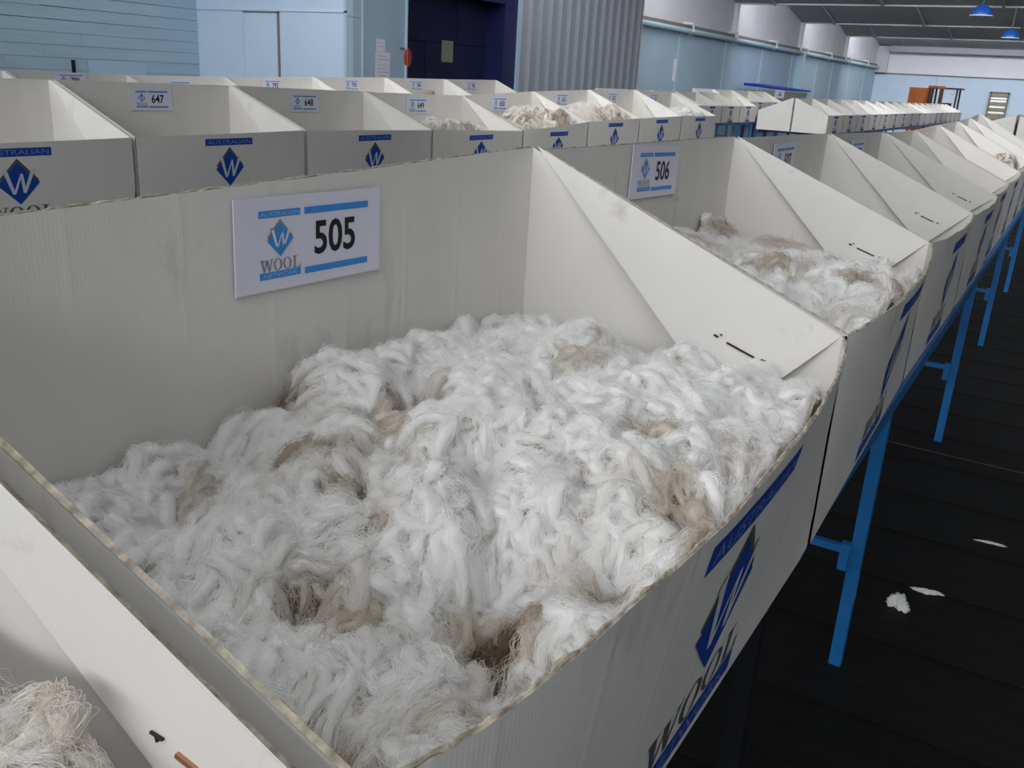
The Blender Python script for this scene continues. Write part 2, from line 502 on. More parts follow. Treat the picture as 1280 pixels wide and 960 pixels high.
# ------------------------------------------------------------------ wool bins
def make_bin(x0, x1, yf, yb, zb, f0, f1, k0, k1, num=None, bulge=0.03, label='', group=None, near=False, facing=1, flap=(0.06, 0.25, 0.58),
             card_x=None, card_roll=0.0, card_drop=0.092, logo_on=True, left_flap=None, slots=False, card_w=0.285, open_front=True, print_detail=True,
             yf1=None, frayed=False, staple=False):
    """a folded cardboard bin: yf front, yb back, zb floor of bin; f0,f1 front top at both ends; k0,k1 back top at both ends"""
    ox, oy, oz = (x0 + x1) / 2, (yf + yb) / 2, zb
    root = empty('wool_bin', (ox, oy, oz), label, 'bin', group, rz=0 if facing == 1 else math.pi)
    W, D = x1 - x0, abs(yb - yf)
    yf1 = yf if yf1 is None else yf1
    X0, X1, Y0, Y1 = -W / 2, W / 2, -D / 2, D / 2
    Y0b = Y0 + (yf1 - yf)
    F0, F1, K0, K1 = f0 - zb, f1 - zb, k0 - zb, k1 - zb
    mc = [M['card'] if near else M['card_far'], M['edge']]
    mf = [M['card_flap'] if near else M['card_far'], M['edge']]
    th = 0.0045 if near else 0.006
    nu, nv = (28, 6) if near else (8, 3)

    def front(s, t):
        top = F0 + (F1 - F0) * s
        bow = (4 * s * (1 - s)) ** 0.75 * bulge * t ** 1.2
        wob = (0.0022 * math.sin(23 * s + x0 * 7) + 0.001 * math.sin(61 * s)) * t if near else 0
        return (X0 + W * s, Y0 + (Y0b - Y0) * s - bow, t * (top + wob))

    def on_front(u, v, lift):
        s = min(max((u - X0) / W, 0), 1)
        t = min(max(v / (F0 + (F1 - F0) * s), 0), 1)
        return (u, front(s, t)[1] - lift, v)
    fp = sheet('front_panel', front, nu, nv, th, (0, 1, 0), root, mc)
    if frayed:
        b = MB()
        pts = []
        r_ = random.Random(int(x0 * 100) + 3)
        for i in range(120):
            s = (i + 0.5) / 120
            p = front(s, 1.0)
            pts.append((p[0], p[1] + 0.003 + r_.uniform(-.0012, .0012), p[2] + r_.uniform(-0.001, 0.0022)))
        b.tube(pts, [r_.uniform(0.0010, 0.0027) for _ in pts], 5)
        b.build('frayed_edge', M['edge'], fp)
    def back(s, t):
        wv = 0.004 * math.sin(9 * s + x0) * t if near else 0
        return (X0 + W * s, Y1 + wv, t * (K0 + (K1 - K0) * s))
    bp = sheet('back_panel', back, 12 if near else 2, 2, th, (0, 1, 0), root, mc)
    if frayed:
        b = MB(); pts = []
        r_ = random.Random(int(x0 * 100) + 9)
        for i in range(110):
            p = back((i + 0.5) / 110, 1.0)
            pts.append((p[0], p[1] + 0.003, p[2] + r_.uniform(-0.001, 0.002)))
        b.tube(pts, [r_.uniform(0.0010, 0.0024) for _ in pts], 5)
        b.build('frayed_edge', M['edge'], bp)
    for sx, xx, zf_, zk_, yy in ((-1, X0, F0, K0, Y0), (1, X1, F1, K1, Y0b)):
        def side(s, t, xx=xx, zf_=zf_, zk_=zk_, yy=yy):
            return (xx, yy + (Y1 - yy) * s, t * (zf_ + (zk_ - zf_) * s))
        sheet('side_panel', side, 6 if near else 1, 3 if near else 1, th, (-sx, 0, 0), root, mc)
        off, dy, dz = flap if (sx > 0 or left_flap is None) else left_flap
        # triangular cap folded down from the sloping side edge
        A = np.array((xx - sx * 0.004, Y1 - 0.01, zk_ + 0.003))
        B = np.array((xx - sx * 0.004, yy + 0.004, zf_ + 0.003))
        Cp = np.array((xx - sx * off, yy + dy * D, zk_ - dz * (zk_ - 0.0)))
        def cap(s, t, A=A, B=B, Cp=Cp):
            e = A + (B - A) * s
            return e + (A + (Cp - A) * s - e) * t
        fl = sheet('side_flap', cap, 10 if near else 3, 5 if near else 1, 0.005, (sx, 0, -0.4), root, mf)
        if slots and sx > 0:
            b = MB()
            e1, e2 = B - A, Cp - A
            nn = np.cross(e1, e2); nn = nn / np.linalg.norm(nn)
            if nn[0] * sx > 0: nn = -nn
            def fpnt(s, t): return A + e1 * s + (e2 - e1) * s * t + nn * 0.0015
            for (s0, t0, s1, t1, wdt) in ((0.83, 0.62, 0.91, 0.545, 0.0034), (0.79, 0.655, 0.803, 0.642, 0.0036), (0.925, 0.52, 0.937, 0.505, 0.0036), (0.80, 0.61, 0.806, 0.604, 0.0025)):
                b.bar(fpnt(s0, t0), fpnt(s1, t1), wdt, 0.003, upv=tuple(nn))
            b.build('handle_slot', M['slot'], fl)
        if staple and sx > 0:
            e1, e2 = B - A, Cp - A
            nn = np.cross(e1, e2); nn = nn / np.linalg.norm(nn)
            if nn[0] * sx > 0: nn = -nn
            g = lambda s, t: A + e1 * s + (e2 - e1) * s * t + nn * 0.0015
            MB().bar(g(0.955, 0.71), g(0.975, 0.66), 0.003, 0.003, upv=tuple(nn)).build('staple', M['staple'], fl)
            MB().bar(g(0.925, 0.77), g(0.935, 0.72), 0.0016, 0.002, upv=tuple(nn)).bar(g(0.94, 0.78), g(0.93, 0.75), 0.0014, 0.002, upv=tuple(nn)).build('scratch', M['slot'], fl)
    sheet('base_panel', lambda s, t: (X0 + W * s, Y0 + (Y0b - Y0) * s * (1 - t) + D * t, 0.0), 1, 1, th, (0, 0, 1), root, mc)
    if logo_on:
        q = Print()
        hF = min(F0, F1)
        logo(q, 0.0 - 0.005 * (1 if near else 0), hF - 0.018, 0.33, hF - 0.030, 0, 1, 2, 1, 0.036, 3, tiny=print_detail, dia_w=0.60, gap=0.008, word_h=0.055, n=6)
        link('bin_print', print_mesh('bin_print', q, on_front, [M['ink_blue'], M['ink_grey'], M['ink_light'], M['ink_letters']], 0.0007, 0.03 if near else None), fp)
    if num is not None:
        cx = 0.0 if card_x is None else card_x - ox
        zc = (K0 + K1) / 2 - card_drop
        number_card(root, num, (cx, Y1 - 0.004 - (0.004 if near else 0), zc), card_w, roll=card_roll, tint='sky_blue' if near else 'mid_blue', detail=print_detail)
    return root


# ------------------------------------------------------------------ the building
def slab(name, x0, x1, y0, y1, z0, z1, m, parent=None, kind='structure'):
    o = MB().box(x0, x1, y0, y1, z0, z1).build(name, m, parent)
    if parent is None: o['kind'] = kind
    return o


# floor: dark boards running away from the aisle
fl = slab('floor', -12, 51, Y_RIGHT, 11.9, -0.12, -0.03, M['floor'])
X = 0.2
pw = 0.145
pl_mesh = None
i = 0
while X < 26 and i < 175:
    if pl_mesh is None:
        pl0 = MB().box(0, pw - 0.004, -4.0, 9.0, -0.035, 0.0).build('plank', M['floor'], fl)
        pl_mesh = pl0.data
        o = pl0
    else:
        o = link('plank', pl_mesh, fl)
    o.location = (X, 0, -0.0015 * ((i * 7) % 3))
    X += pw
    i += 1
slab('floor_beyond', 26, 51, -4.0, 8.0, -0.03, -0.003, M['floor'], fl)
for (xa, ya, xb, yb_) in ((4.66, -2.6, 4.72, 0.9),):
    MB().bar((xa, ya, 0.0005), (xb, yb_, 0.0005), 0.012, 0.001).build('floor_line', M['yellow_line'], fl)

# weatherboard wall, far left
YW = 11.73
wl = slab('wall_left', -12, 10.0, YW + 0.03, YW + 0.15, 0, 5.5, M['weatherboard'])
z = 0.0
i = 0
while z < 4.6:
    hh = 0.155
    cuts = [-12.0, 2.0 + (i % 3) * 1.7, 6.4 + (i % 4) * 0.55, 10.0]
    for a, b in zip(cuts[:-1], cuts[1:]):
        p = MB()
        t0, t1 = 0.021, 0.027
        if 1.2 < z < 1.5 and a > 5:
            t0 = t1 = 0.022
        wob = 0.004 * ((i * 5 + int(a)) % 3)
        p.add([(a, YW + 0.03, z), (b - 0.003, YW + 0.03, z), (b - 0.003, YW + 0.03, z + hh), (a, YW + 0.03, z + hh),
               (a, YW + 0.03 - t1, z + 0.004 + wob), (b - 0.003, YW + 0.03 - t1, z + 0.004), (b - 0.003, YW + 0.03 - t0, z + hh), (a, YW + 0.03 - t0, z + hh)],
              [(4, 5, 6, 7), (0, 1, 5, 4), (1, 2, 6, 5), (3, 7, 6, 2), (0, 4, 7, 3)])
        p.build('weatherboard', M['weatherboard'], wl)
    z += hh
    i += 1
hp = MB().box(8.1, 9.02, YW - 0.012, YW + 0.0, 0.5, 1.535).build('hatch_panel', M['wall_blue'], wl)
MB().box(7.86, 7.90, YW - 0.03, YW, 1.36, 1.53).build('hatch_hinge', M['black_steel'], wl)

# light blue sheeted return wall, facing the camera's side
YB = 8.78
wp = slab('wall_return', 10.0, 10.12, YB, YW + 0.05, 0, 4.05, M['light_blue'])
MB().box(9.985, 10.0, YB, YW, 2.33, 2.352).build('cover_strip', M['light_blue'], wp)
dr = MB().box(9.975, 10.0, 10.06, 10.72, 0.02, 2.30).build('door_1', M['light_blue'])
dr['kind'] = 'structure'
fr = MB()
fr.box(9.968, 10.0, 10.03, 10.05, 0, 2.33); fr.box(9.968, 10.0, 10.03, 10.745, 2.31, 2.322)
fr.build('door_frame', M['frame_grey'], dr)
MB().box(9.972, 10.0, 10.725, 10.74, 0, 2.31).build('door_frame', M['light_blue'], dr)
MB().box(9.95, 9.975, 10.11, 10.14, 1.0, 1.12).build('door_handle', M['frame_grey'], dr)
MB().box(9.985, 10.0, YB + 0.0, YB + 0.05, 0, 4.0).build('corner_strip', M['trim_blue'], wp)

# office front: sheeted wall, navy doorway, ribbed cladding
wo = slab('wall_office', 10.12, 11.29, YB, YB + 0.1, 0, 4.05, M['wall_blue'])
MB().box(10.30, 10.34, YB - 0.015, YB, 0, 4.05).build('cover_strip', M['trim_blue'], wo)
MB().box(10.0, 10.30, YB - 0.008, YB, 2.29, 2.31).build('cover_strip', M['trim_blue'], wo)
MB().box(11.265, 11.29, YB - 0.03, YB, 0, 4.05).build('corner_post', M['trim_blue'], wo)
MB().box(11.14, 11.24, YB - 0.02, YB, 1.93, 1.955).build('switch_plate', M['frame_grey'], wo)
d2 = empty('door_2', (12.8, YB, 0), kind='structure')
def dpart(name, m, boxes):
    p = MB()
    for b in boxes: p.box(*b)
    return p.build(name, m, d2, origin=(12.8, YB, 0))
dpart('door_leaf', M['navy_dark'], [(11.3, 14.0, YB + 0.42, YB + 0.46, 0, 4.0)])
dpart('door_jamb', M['navy'], [(11.29, 11.36, YB + 0.04, YB + 0.45, 0, 4.0)])
dpart('door_jamb', M['navy'], [(13.95, 14.36, YB - 0.02, YB + 0.45, 0, 4.0)])
dpart('door_lintel', M['navy'], [(11.36, 13.95, YB - 0.02, YB + 0.45, 2.78, 4.0)])
for j in range(4):
    for k in range(3):
        dpart('door_panel', M['navy_dark'], [(11.37 + k * 0.86, 11.37 + k * 0.86 + 0.852, YB + 0.36 - 0.01 * ((j + k) % 2), YB + 0.42, 0.02 + j * 0.69, 0.70 + j * 0.69)])
pst = MB().box(12.66, 12.97, YB + 0.335, YB + 0.345, 1.80, 2.13).build('notice', M['green_paper'])
tag(pst, 'greenish notice sheet stuck on the dark navy doorway', 'notice')
rs = MB()
rs.lathe([(0.001, 0), (0.13, 0), (0.13, 0.015), (0.001, 0.015)], n=24)
rs = rs.build('round_sign', M['red'])
rs.location = (11.325, YB - 0.002, 1.82)
rs.rotation_euler = (math.radians(90), 0, math.radians(15))
tag(rs, 'round orange red sign at the left edge of the navy doorway', 'sign')
wc = MB()
xs, ys = [], []
x = 14.46
prof = []
while x < 19.35:
    prof += [(x, 0.0), (x + 0.26, 0.0), (x + 0.268, 0.08), (x + 0.31, 0.08), (x + 0.35, 0.0)]
    x += 0.355
prof = [(a, b) for a, b in prof if a < 19.4]
n = len(prof)
vs = [(a, YB - 0.02 - b, zz) for zz in (0, 4.05) for a, b in prof] + [(a, YB + 0.02, zz) for zz in (0, 4.05) for a, b in prof]
fs = []
for k in range(n - 1):
    fs += [(k, k + 1, n + k + 1, n + k), (2 * n + k, 3 * n + k, 3 * n + k + 1, 2 * n + k + 1)]
wc.add(vs, fs)
wcl = wc.build('wall_cladding', M['grey_sheet'])
wcl['kind'] = 'structure'
MB().box(14.36, 14.46, YB - 0.06, YB + 0.05, 0, 4.05).build('edge_trim', M['trim_blue'], wcl)
MB().box(19.36, 19.44, YB - 0.10, Y_LEFT, 0, 4.05).build('edge_trim', M['white_trim'], wcl)
slab('ceiling_office', 10.0, 19.44, YB, YW, 4.05, 4.12, M['white_wall'])
def sheet_notice(lbl, x0, x1, yy, z0, z1):
    o = MB().box(x0, x1, yy - 0.004, yy, z0, z1).build('paper_notice', M['paper'])
    q = Print()
    r_ = random.Random(int(x0 * 50))
    k = z1 - 0.05
    while k > z0 + 0.04:
        q.rect(x0 + 0.03, x1 - 0.03 - r_.random() * 0.08, k - 0.006, k, 0, 0)
        k -= 0.045
    link('print_lines', print_mesh('print_lines', q, lambda u, v, l: (u, yy - 0.0045 - l, v), [M['card_grey']], 0.0005), o)
    return tag(o, lbl, 'notice', 'paper notices on the office wall')
sheet_notice('small white paper sheet above two larger ones on the pale blue office wall', 10.615, 10.80, YB, 1.875, 2.04)
sheet_notice('upper white printed page taped to the office wall left of the navy doorway', 10.60, 10.92, YB, 1.70, 1.868)
sheet_notice('lower white printed page on the office wall, half behind the back row of bins', 10.60, 10.91, YB, 1.30, 1.695)

# long blue wall with white upper wall, gutter pipe, posts
ZG = 3.08
wm = slab('wall_far_left', 19.4, 50.9, Y_LEFT, Y_LEFT + 0.15, 0, ZG, M['wall_blue'])
for xb_ in (24.2, 27.9, 31.6, 35.3, 39.0, 41.6, 45.0, 48.2):
    MB().box(xb_ - 0.06, xb_ + 0.06, Y_LEFT - 0.02, Y_LEFT, 0, ZG).build('cover_strip', M['trim_blue'], wm)
MB().box(36.0, 36.28, Y_LEFT - 0.22, Y_LEFT, 0, ZG).build('down_pipe_casing', M['trim_blue'], wm)
wu = empty('wall_far_left_upper', (35, Y_LEFT, ZG), kind='structure')
for xv in VALLEYS[3:-1]:
    x0, x1 = max(xv, 19.44), xv + PITCH_R
    zt = lambda x_: Z_R - (Z_R - Z_V) * (x_ - xv) / PITCH_R
    vs = [(x0, Y_LEFT, ZG), (x1, Y_LEFT, ZG), (x1, Y_LEFT, zt(x1)), (x0, Y_LEFT, zt(x0))]
    vs += [(a, Y_LEFT + 0.12, c) for a, _, c in vs]
    new_obj('gable_panel', vs, [(0, 1, 2, 3), (7, 6, 5, 4), (0, 4, 5, 1), (1, 5, 6, 2), (2, 6, 7, 3), (3, 7, 4, 0)], M['white_wall'], wu, origin=(35, Y_LEFT, ZG))
for xv in VALLEYS[4:-1]:
    MB().box(xv - 0.09, xv + 0.09, Y_LEFT - 0.12, Y_LEFT, ZG + 0.02, Z_V).build('gable_post', M['white_trim'], wu, origin=(35, Y_LEFT, ZG))
tr = empty('trim_1', (35, Y_LEFT, ZG), kind='structure')
MB().box(19.4, 50.9, Y_LEFT - 0.10, Y_LEFT + 0.02, ZG - 0.02, ZG + 0.10).build('ledge', M['frame_grey'], tr, origin=(35, Y_LEFT, ZG))
MB().tube([(19.4, Y_LEFT - 0.17, ZG - 0.06), (50.8, Y_LEFT - 0.17, ZG - 0.06)], 0.065, 8).build('wall_pipe', M['trim_blue'], tr, origin=(35, Y_LEFT, ZG))
for xb_ in (24.4, 28.1, 32.2, 36.3, 40.1, 43.7, 47.5):
    p = MB()
    p.tube([(xb_ - 0.05, Y_LEFT, ZG + 0.14), (xb_, Y_LEFT - 0.25, ZG + 0.12), (xb_ + 0.06, Y_LEFT - 0.27, ZG - 0.05), (xb_ + 0.16, Y_LEFT - 0.1, ZG - 0.16)], 0.035, 6)
    p.build('pipe_bracket', M['white_trim'], tr, origin=(35, Y_LEFT, ZG))

# end wall
we = slab('wall_end', 50.9, 51.05, Y_RIGHT, Y_LEFT + 0.2, 0, 2.78, M['light_blue'])
MB().box(50.86, 50.9, Y_RIGHT, Y_LEFT, 2.74, 2.80).build('picture_rail', M['frame_grey'], we)
MB().box(50.88, 50.9, 6.75, 6.80, 0, 2.74).build('cover_strip', M['trim_blue'], we)
wue = slab('wall_end_upper', 50.92, 51.05, Y_RIGHT, Y_LEFT + 0.2, 2.80, 5.6, M['white_end'])
MB().box(50.55, 50.92, 9.15, Y_LEFT, 2.80, 4.0).build('corner_pilaster', M['white_wall'], wue)
lv = empty('window_1', (50.8, 3.85, 0.8), kind='structure')
def lpart(name, m, *b): return MB().box(*b).build(name, m, lv, origin=(50.8, 3.85, 0.8))
lpart('window_frame', M['frame_grey'], 50.72, 50.9, 3.45, 3.52, 0.75, 2.15)
lpart('window_frame', M['frame_grey'], 50.72, 50.9, 4.22, 4.29, 0.75, 2.15)
lpart('window_frame', M['frame_grey'], 50.72, 50.9, 3.45, 4.29, 2.10, 2.17)
lpart('window_frame', M['frame_grey'], 50.72, 50.9, 3.45, 4.29, 0.70, 0.77)
for k in range(10):
    z0 = 0.79 + k * 0.131
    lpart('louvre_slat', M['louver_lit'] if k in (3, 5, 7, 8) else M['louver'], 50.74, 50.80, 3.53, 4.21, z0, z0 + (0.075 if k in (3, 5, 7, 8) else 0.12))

# saw-tooth roof with glazed uprights
ce = empty('ceiling', (20, 0, Z_V), kind='structure')
def cpart(name, mb, m): return mb.build(name, m, ce, origin=(20, 0, Z_V))
for k, xv in enumerate(VALLEYS[:-1]):
    x1 = xv + PITCH_R
    p = MB()
    a = [(xv, Y_RIGHT, Z_R), (x1, Y_RIGHT, Z_V), (x1, 11.9, Z_V), (xv, 11.9, Z_R)]
    p.add(a + [(x_, y_, z_ + 0.1) for x_, y_, z_ in a], [(0, 3, 2, 1), (4, 5, 6, 7), (0, 1, 5, 4), (1, 2, 6, 5), (2, 3, 7, 6), (3, 0, 4, 7)])
    cpart('roof_lining', p, M['roof'])
    cpart('valley_beam', MB().box(xv - 0.05, xv + 0.05, Y_RIGHT, 11.9, Z_V - 0.03, Z_V + 0.03), M['white_trim'])
    cpart('roof_tie', MB().bar((xv + 3.6, Y_RIGHT, Z_R - 0.80), (xv + 3.6, 11.9, Z_R - 0.80), 0.035, 0.05), M['frame_grey'])
    for yy in (-6.5, -3.5, -0.5, 2.5, 5.5, 8.5):
        cpart('rafter', MB().bar((xv + 0.05, yy, Z_R - 0.05), (x1 - 0.07, yy, Z_V - 0.03), 0.06, 0.06), M['roof'])
    wn = empty('window_%d' % (k + 2), (xv, 0, 4.8), kind='structure')
    for j in range(6):
        ya, yb_ = Y_RIGHT + j * 3.1 + 0.04, Y_RIGHT + j * 3.1 + 3.06
        MB().box(xv - 0.01, xv + 0.01, ya, yb_, Z_V + 0.03, Z_R).build('window_pane', M['glass'], wn, origin=(xv, 0, 4.8))
        MB().box(xv - 0.03, xv + 0.03, yb_, yb_ + 0.08, Z_V + 0.02, Z_R).build('window_mullion', M['white_trim'], wn, origin=(xv, 0, 4.8))
cpart('bulkhead', MB().box(50.3, 50.4, Y_RIGHT, 9.1, 3.78, 4.05), M['grey_sheet'])
slab('wall_right', -12, 51, Y_RIGHT - 0.12, Y_RIGHT, 0, 5.6, M['white_wall'])
slab('wall_rear', -12.1, -12, Y_RIGHT, 11.9, 0, 5.6, M['white_wall'])


# ------------------------------------------------------------------ trestle tables
def trestle(x0, x1, yf, yb, ztop, legs, m, label, group, legfoot=0.0):
    r = empty('trestle_table', ((x0 + x1) / 2, (yf + yb) / 2, 0), label, 'table', group)
    og = ((x0 + x1) / 2, (yf + yb) / 2, 0)
    for y_ in (yf + 0.02, yb - 0.02):
        MB().box(x0, x1, y_ - 0.02, y_ + 0.02, ztop - 0.045, ztop - 0.001).build('top_rail', m, r, origin=og)
    for xl in legs:
        for y_ in (yf + 0.02, yb - 0.02):
            lg = MB().bar((xl, y_, ztop - 0.03), (xl, y_, legfoot), 0.036, 0.036).build('leg', m, r, origin=og)
        MB().bar((xl, yf + 0.06, ztop - 0.025), (xl, yb - 0.06, ztop - 0.025), 0.03, 0.03).build('cross_rail', m, r, origin=og)
        cb = MB().bar((xl - 0.03, yf + 0.045, 0.40), (xl - 0.03, yb - 0.05, 0.40), 0.022, 0.022).build('cross_bar', m, r, origin=og)
        MB().bar((xl - 0.03, yf + 0.05, 0.42), (xl - 0.03, yf + 0.05, 0.335), 0.026, 0.026).build('latch_sleeve', m, cb)
        cb.children[0].matrix_parent_inverse = Matrix.Identity(4)
        cb.children[0].location = (-og[0], -og[1], -og[2])
    top = MB().box(x0 + 0.01, x1 - 0.01, yf + 0.04, yb - 0.04, ztop - 0.012, ztop - 0.002).build('table_top', M['dark_steel'], r, origin=og)
    return r


YA, YAB = 0.27, 0.893
trestle(-1.15, 1.56, YA + 0.02, YAB, 0.878, (-0.9, 1.40), M['dark_steel'], 'dark steel trestle table under the bin with card 505', 'trestle tables of the right row')
trestle(1.58, 5.14, YA + 0.02, YAB, 0.878, (2.60, 4.90), M['blue_steel'], 'blue steel trestle table under the bin with card 506', 'trestle tables of the right row')
trestle(5.16, 10.0, YA + 0.03, YAB, 0.853, (7.20, 9.55), M['blue_steel'], 'far blue steel trestle table at the back of the right row', 'trestle tables of the right row')

# ------------------------------------------------------------------ row A, the near row
ORD = ['first', 'second', 'third', 'fourth', 'fifth', 'sixth', 'seventh', 'eighth', 'ninth', 'tenth', 'eleventh', 'twelfth', 'thirteenth', 'fourteenth', 'fifteenth',
       'sixteenth', 'seventeenth', 'eighteenth', 'nineteenth']
GA = 'wool bins of the near right row'
make_bin(-0.93, 0.300, YA, YAB, 0.88, 1.27, 1.275, 1.50, 1.515, None, 0.03, 'white cardboard bin cut off at the bottom left corner, left of bin 505', GA, near=True,
         flap=(0.018, 0.21, 0.425), staple=True)
make_bin(0.325, 1.550, YA, YAB, 0.88, 1.268, 1.280, 1.500, 1.537, '505', 0.060, 'nearest white cardboard bin with card 505, full of fluffy white wool', GA, near=True,
         flap=(0.06, 0.26, 0.64), card_x=0.935, card_roll=-0.015, slots=True, frayed=True, card_drop=0.083)
make_bin(1.572, 2.745, YA, YAB, 0.88, 1.280, 1.290, 1.530, 1.527, '506', 0.045, 'white cardboard bin with card 506, right behind bin 505', GA, near=True,
         flap=(0.06, 0.26, 0.60), card_x=2.14, card_roll=-0.03, yf1=0.30, slots=True, frayed=True, card_drop=0.068, card_w=0.292)
make_bin(2.765, 3.930, YA + 0.03, YAB, 0.88, 1.285, 1.258, 1.523, 1.511, '507', 0.03, 'white cardboard bin with card 507, third in the near row', GA, near=True,
         flap=(0.06, 0.26, 0.62), card_x=3.30, slots=True, card_drop=0.085)
make_bin(3.950, 5.130, YA + 0.03, YAB, 0.88, 1.250, 1.228, 1.508, 1.492, '508', 0.02, 'white cardboard bin next beyond bin 507, its card half hidden by a side flap', GA, near=True,
         flap=(0.06, 0.26, 0.62), slots=True, card_drop=0.09)
far_a = [(5.15, 6.15, 1.228, 1.223, 1.488, 1.478), (6.17, 7.17, 1.223, 1.23, 1.480, 1.497), (7.19, 8.26, 1.23, 1.24, 1.497, 1.508),
         (8.28, 9.15, 1.24, 1.25, 1.508, 1.525), (9.17, 9.92, 1.25, 1.26, 1.525, 1.560)]
names_a = ['white wool bin just past bin 508, the first beyond it with a dirty back', 'white wool bin second past bin 508 in the near row',
           'white wool bin third past bin 508 with a little wool at its front', 'white wool bin fourth past bin 508, last but one of the near row',
           'last white wool bin of the near row, its peak against the far wall']
for (a, b, f0, f1, k0, k1), nm in zip(far_a, names_a):
    make_bin(a, b, YA + 0.05, YAB, 0.855, f0, f1, k0, k1, None, 0.02, nm, GA, flap=(0.06, 0.26, 0.62))

# near row continues after a gap: a back-to-back pair seen from its end
GA2 = 'wool bins at the far end of the near row'
for k in range(5):
    x0 = 16.2 + 1.25 * k
    make_bin(x0, x0 + 1.22, YA + 0.05, YAB, 0.9, 1.27, 1.27, 1.50, 1.50, None, 0.01,
             ['white bin end panel at the right edge, beyond the near row', 'second white bin of the group beyond the near row', 'third white bin of the group beyond the near row',
              'fourth white bin of the group beyond the near row', 'fifth white bin of the group beyond the near row'][k], GA2, print_detail=False)
make_bin(16.2, 17.42, 1.56, YAB + 0.05, 0.9, 1.30, 1.30, 1.51, 1.51, None, 0.01, 'white bin end panel turned away, left of the right edge beyond the near row', GA2, facing=-1, logo_on=False)
trestle(16.2, 22.4, YA + 0.05, 1.56, 0.895, (17.0, 19.5, 22.0), M['blue_steel'], 'blue trestle table under the bins beyond the near row', 'trestle tables of the right row')

# ------------------------------------------------------------------ row B, facing us behind the near row
GB = 'wool bins of the middle row'
XB = [1.74, 2.955, 4.145, 5.42, 6.69, 7.875, 9.05, 10.23, 11.40]
FB = [1.262, 1.272, 1.284, 1.262, 1.232, 1.290, 1.311, 1.325, 1.320]
KB = [1.515, 1.511, 1.506, 1.487, 1.474, 1.525, 1.560, 1.578, 1.562]
NB = [None, '647', '648', '649', '650', '651', '652', '653']
LB = ['white bin cut by the left edge in the middle row, large blue diamond on front', 'white bin with card 647, second from the left in the middle row',
      'white bin with card 648, third from the left, in front of the blue door outline', 'white bin with card 649, fourth of the middle row, a trace of wool inside',
      'white bin with card 650 in the middle row, heaped with dirty wool', 'white bin with card 651 in the middle row, two clumps of wool in it',
      'empty looking white bin with card 652, last but one of the middle row', 'last white bin of the middle row before the gap, with card 653']
CXB = [None, None, None, None, None, None, None, None]
for i in range(8):
    zb = 0.880 if i < 4 else 0.908
    make_bin(XB[i] + 0.012, XB[i + 1] - 0.012, 3.97, 4.59, zb, FB[i], FB[i + 1], KB[i], KB[i + 1], NB[i], 0.012 if i != 4 else 0.03, LB[i], GB,
             flap=(0.06, 0.26, 0.62), card_drop=0.088)
for a, b, z_, nm in ((1.7, 6.68, 0.878, 'left'), (6.70, 11.42, 0.906, 'right')):
    trestle(a, b, 3.99, 4.59, z_, (a + 0.4, (a + b) / 2, b - 0.4), M['blue_steel'], 'blue trestle table under the %s half of the middle row' % nm, 'trestle tables of the middle row')

# ------------------------------------------------------------------ row C, behind row B
GC = 'wool bins of the back row'
XC = [3.13, 4.37, 5.50, 6.62, 7.87, 9.12, 10.36, 11.63]
KC = [1.478, 1.478, 1.474, 1.486, 1.523, 1.548, 1.561, 1.581]
LC = ['white bin at the left end of the back row, beside the bin with card 790', 'white bin with card 790, below the blue weatherboard wall',
      'white bin in the back row whose card shows only its blue bars behind bin 647', 'white bin with card 792, below the plain light blue wall', 'white bin with card 793, below the taped paper notices',
      'white bin with card 794, a yellowish tuft of wool inside', 'last white bin of the back row, in front of the navy doorway, with card 795']
NC = [None, '790', '791', '792', '793', '794', '795']
for i in range(7):
    zb = 0.83 if i < 3 else 0.90
    lb = LC[i]
    make_bin(XC[i] + 0.012, XC[i + 1] - 0.012, 6.78, 7.40, zb, KC[i] - 0.25, KC[i + 1] - 0.25, KC[i], KC[i + 1], NC[i], 0.01, lb, GC, flap=(0.06, 0.26, 0.62),
             card_drop=[0, 0.060, 0.098, 0.085, 0.085, 0.085, 0.085][i])
for a, b, z_, nm in ((3.0, 6.61, 0.828, 'left'), (6.63, 11.65, 0.898, 'right')):
    trestle(a, b, 6.80, 7.40, z_, (a + 0.4, (a + b) / 2, b - 0.4), M['blue_steel'], 'blue trestle table under the %s part of the back row' % nm, 'trestle tables of the back row')

# ------------------------------------------------------------------ row D, continuing the back row after the gap
GD = 'wool bins of the back row beyond the gap'
xr = 22.30
for k in range(6):
    x1 = xr - 1.24 * k
    make_bin(x1 - 1.22, x1, 6.80, 7.42, 0.915, 1.28, 1.28, 1.53, 1.53, None, 0.0,
             '%s white bin from the right end of the short back row beyond the gap' % ORD[k], GD, flap=(0.06, 0.26, 0.62), print_detail=False)
trestle(14.9, 22.3, 6.82, 7.42, 0.91, (15.6, 18.4, 20.4, 22.1), M['blue_steel'], 'blue trestle table showing its legs under the short back row', 'trestle tables of the back row')
for k in range(4):
    x1 = 29.0 - 1.55 * k
    make_bin(x1 - 1.50, x1, 8.05, 8.67, 0.93, 1.32, 1.32, 1.60, 1.60, None, 0.0, '%s white bin from the right of the row along the blue wall' % ORD[k], 'wool bins along the blue wall',
             flap=(0.06, 0.26, 0.62), print_detail=False)
trestle(22.9, 29.0, 8.07, 8.67, 0.925, (25, 28.6), M['blue_steel'], 'blue trestle table under the bins along the blue wall', 'trestle tables of the back row')

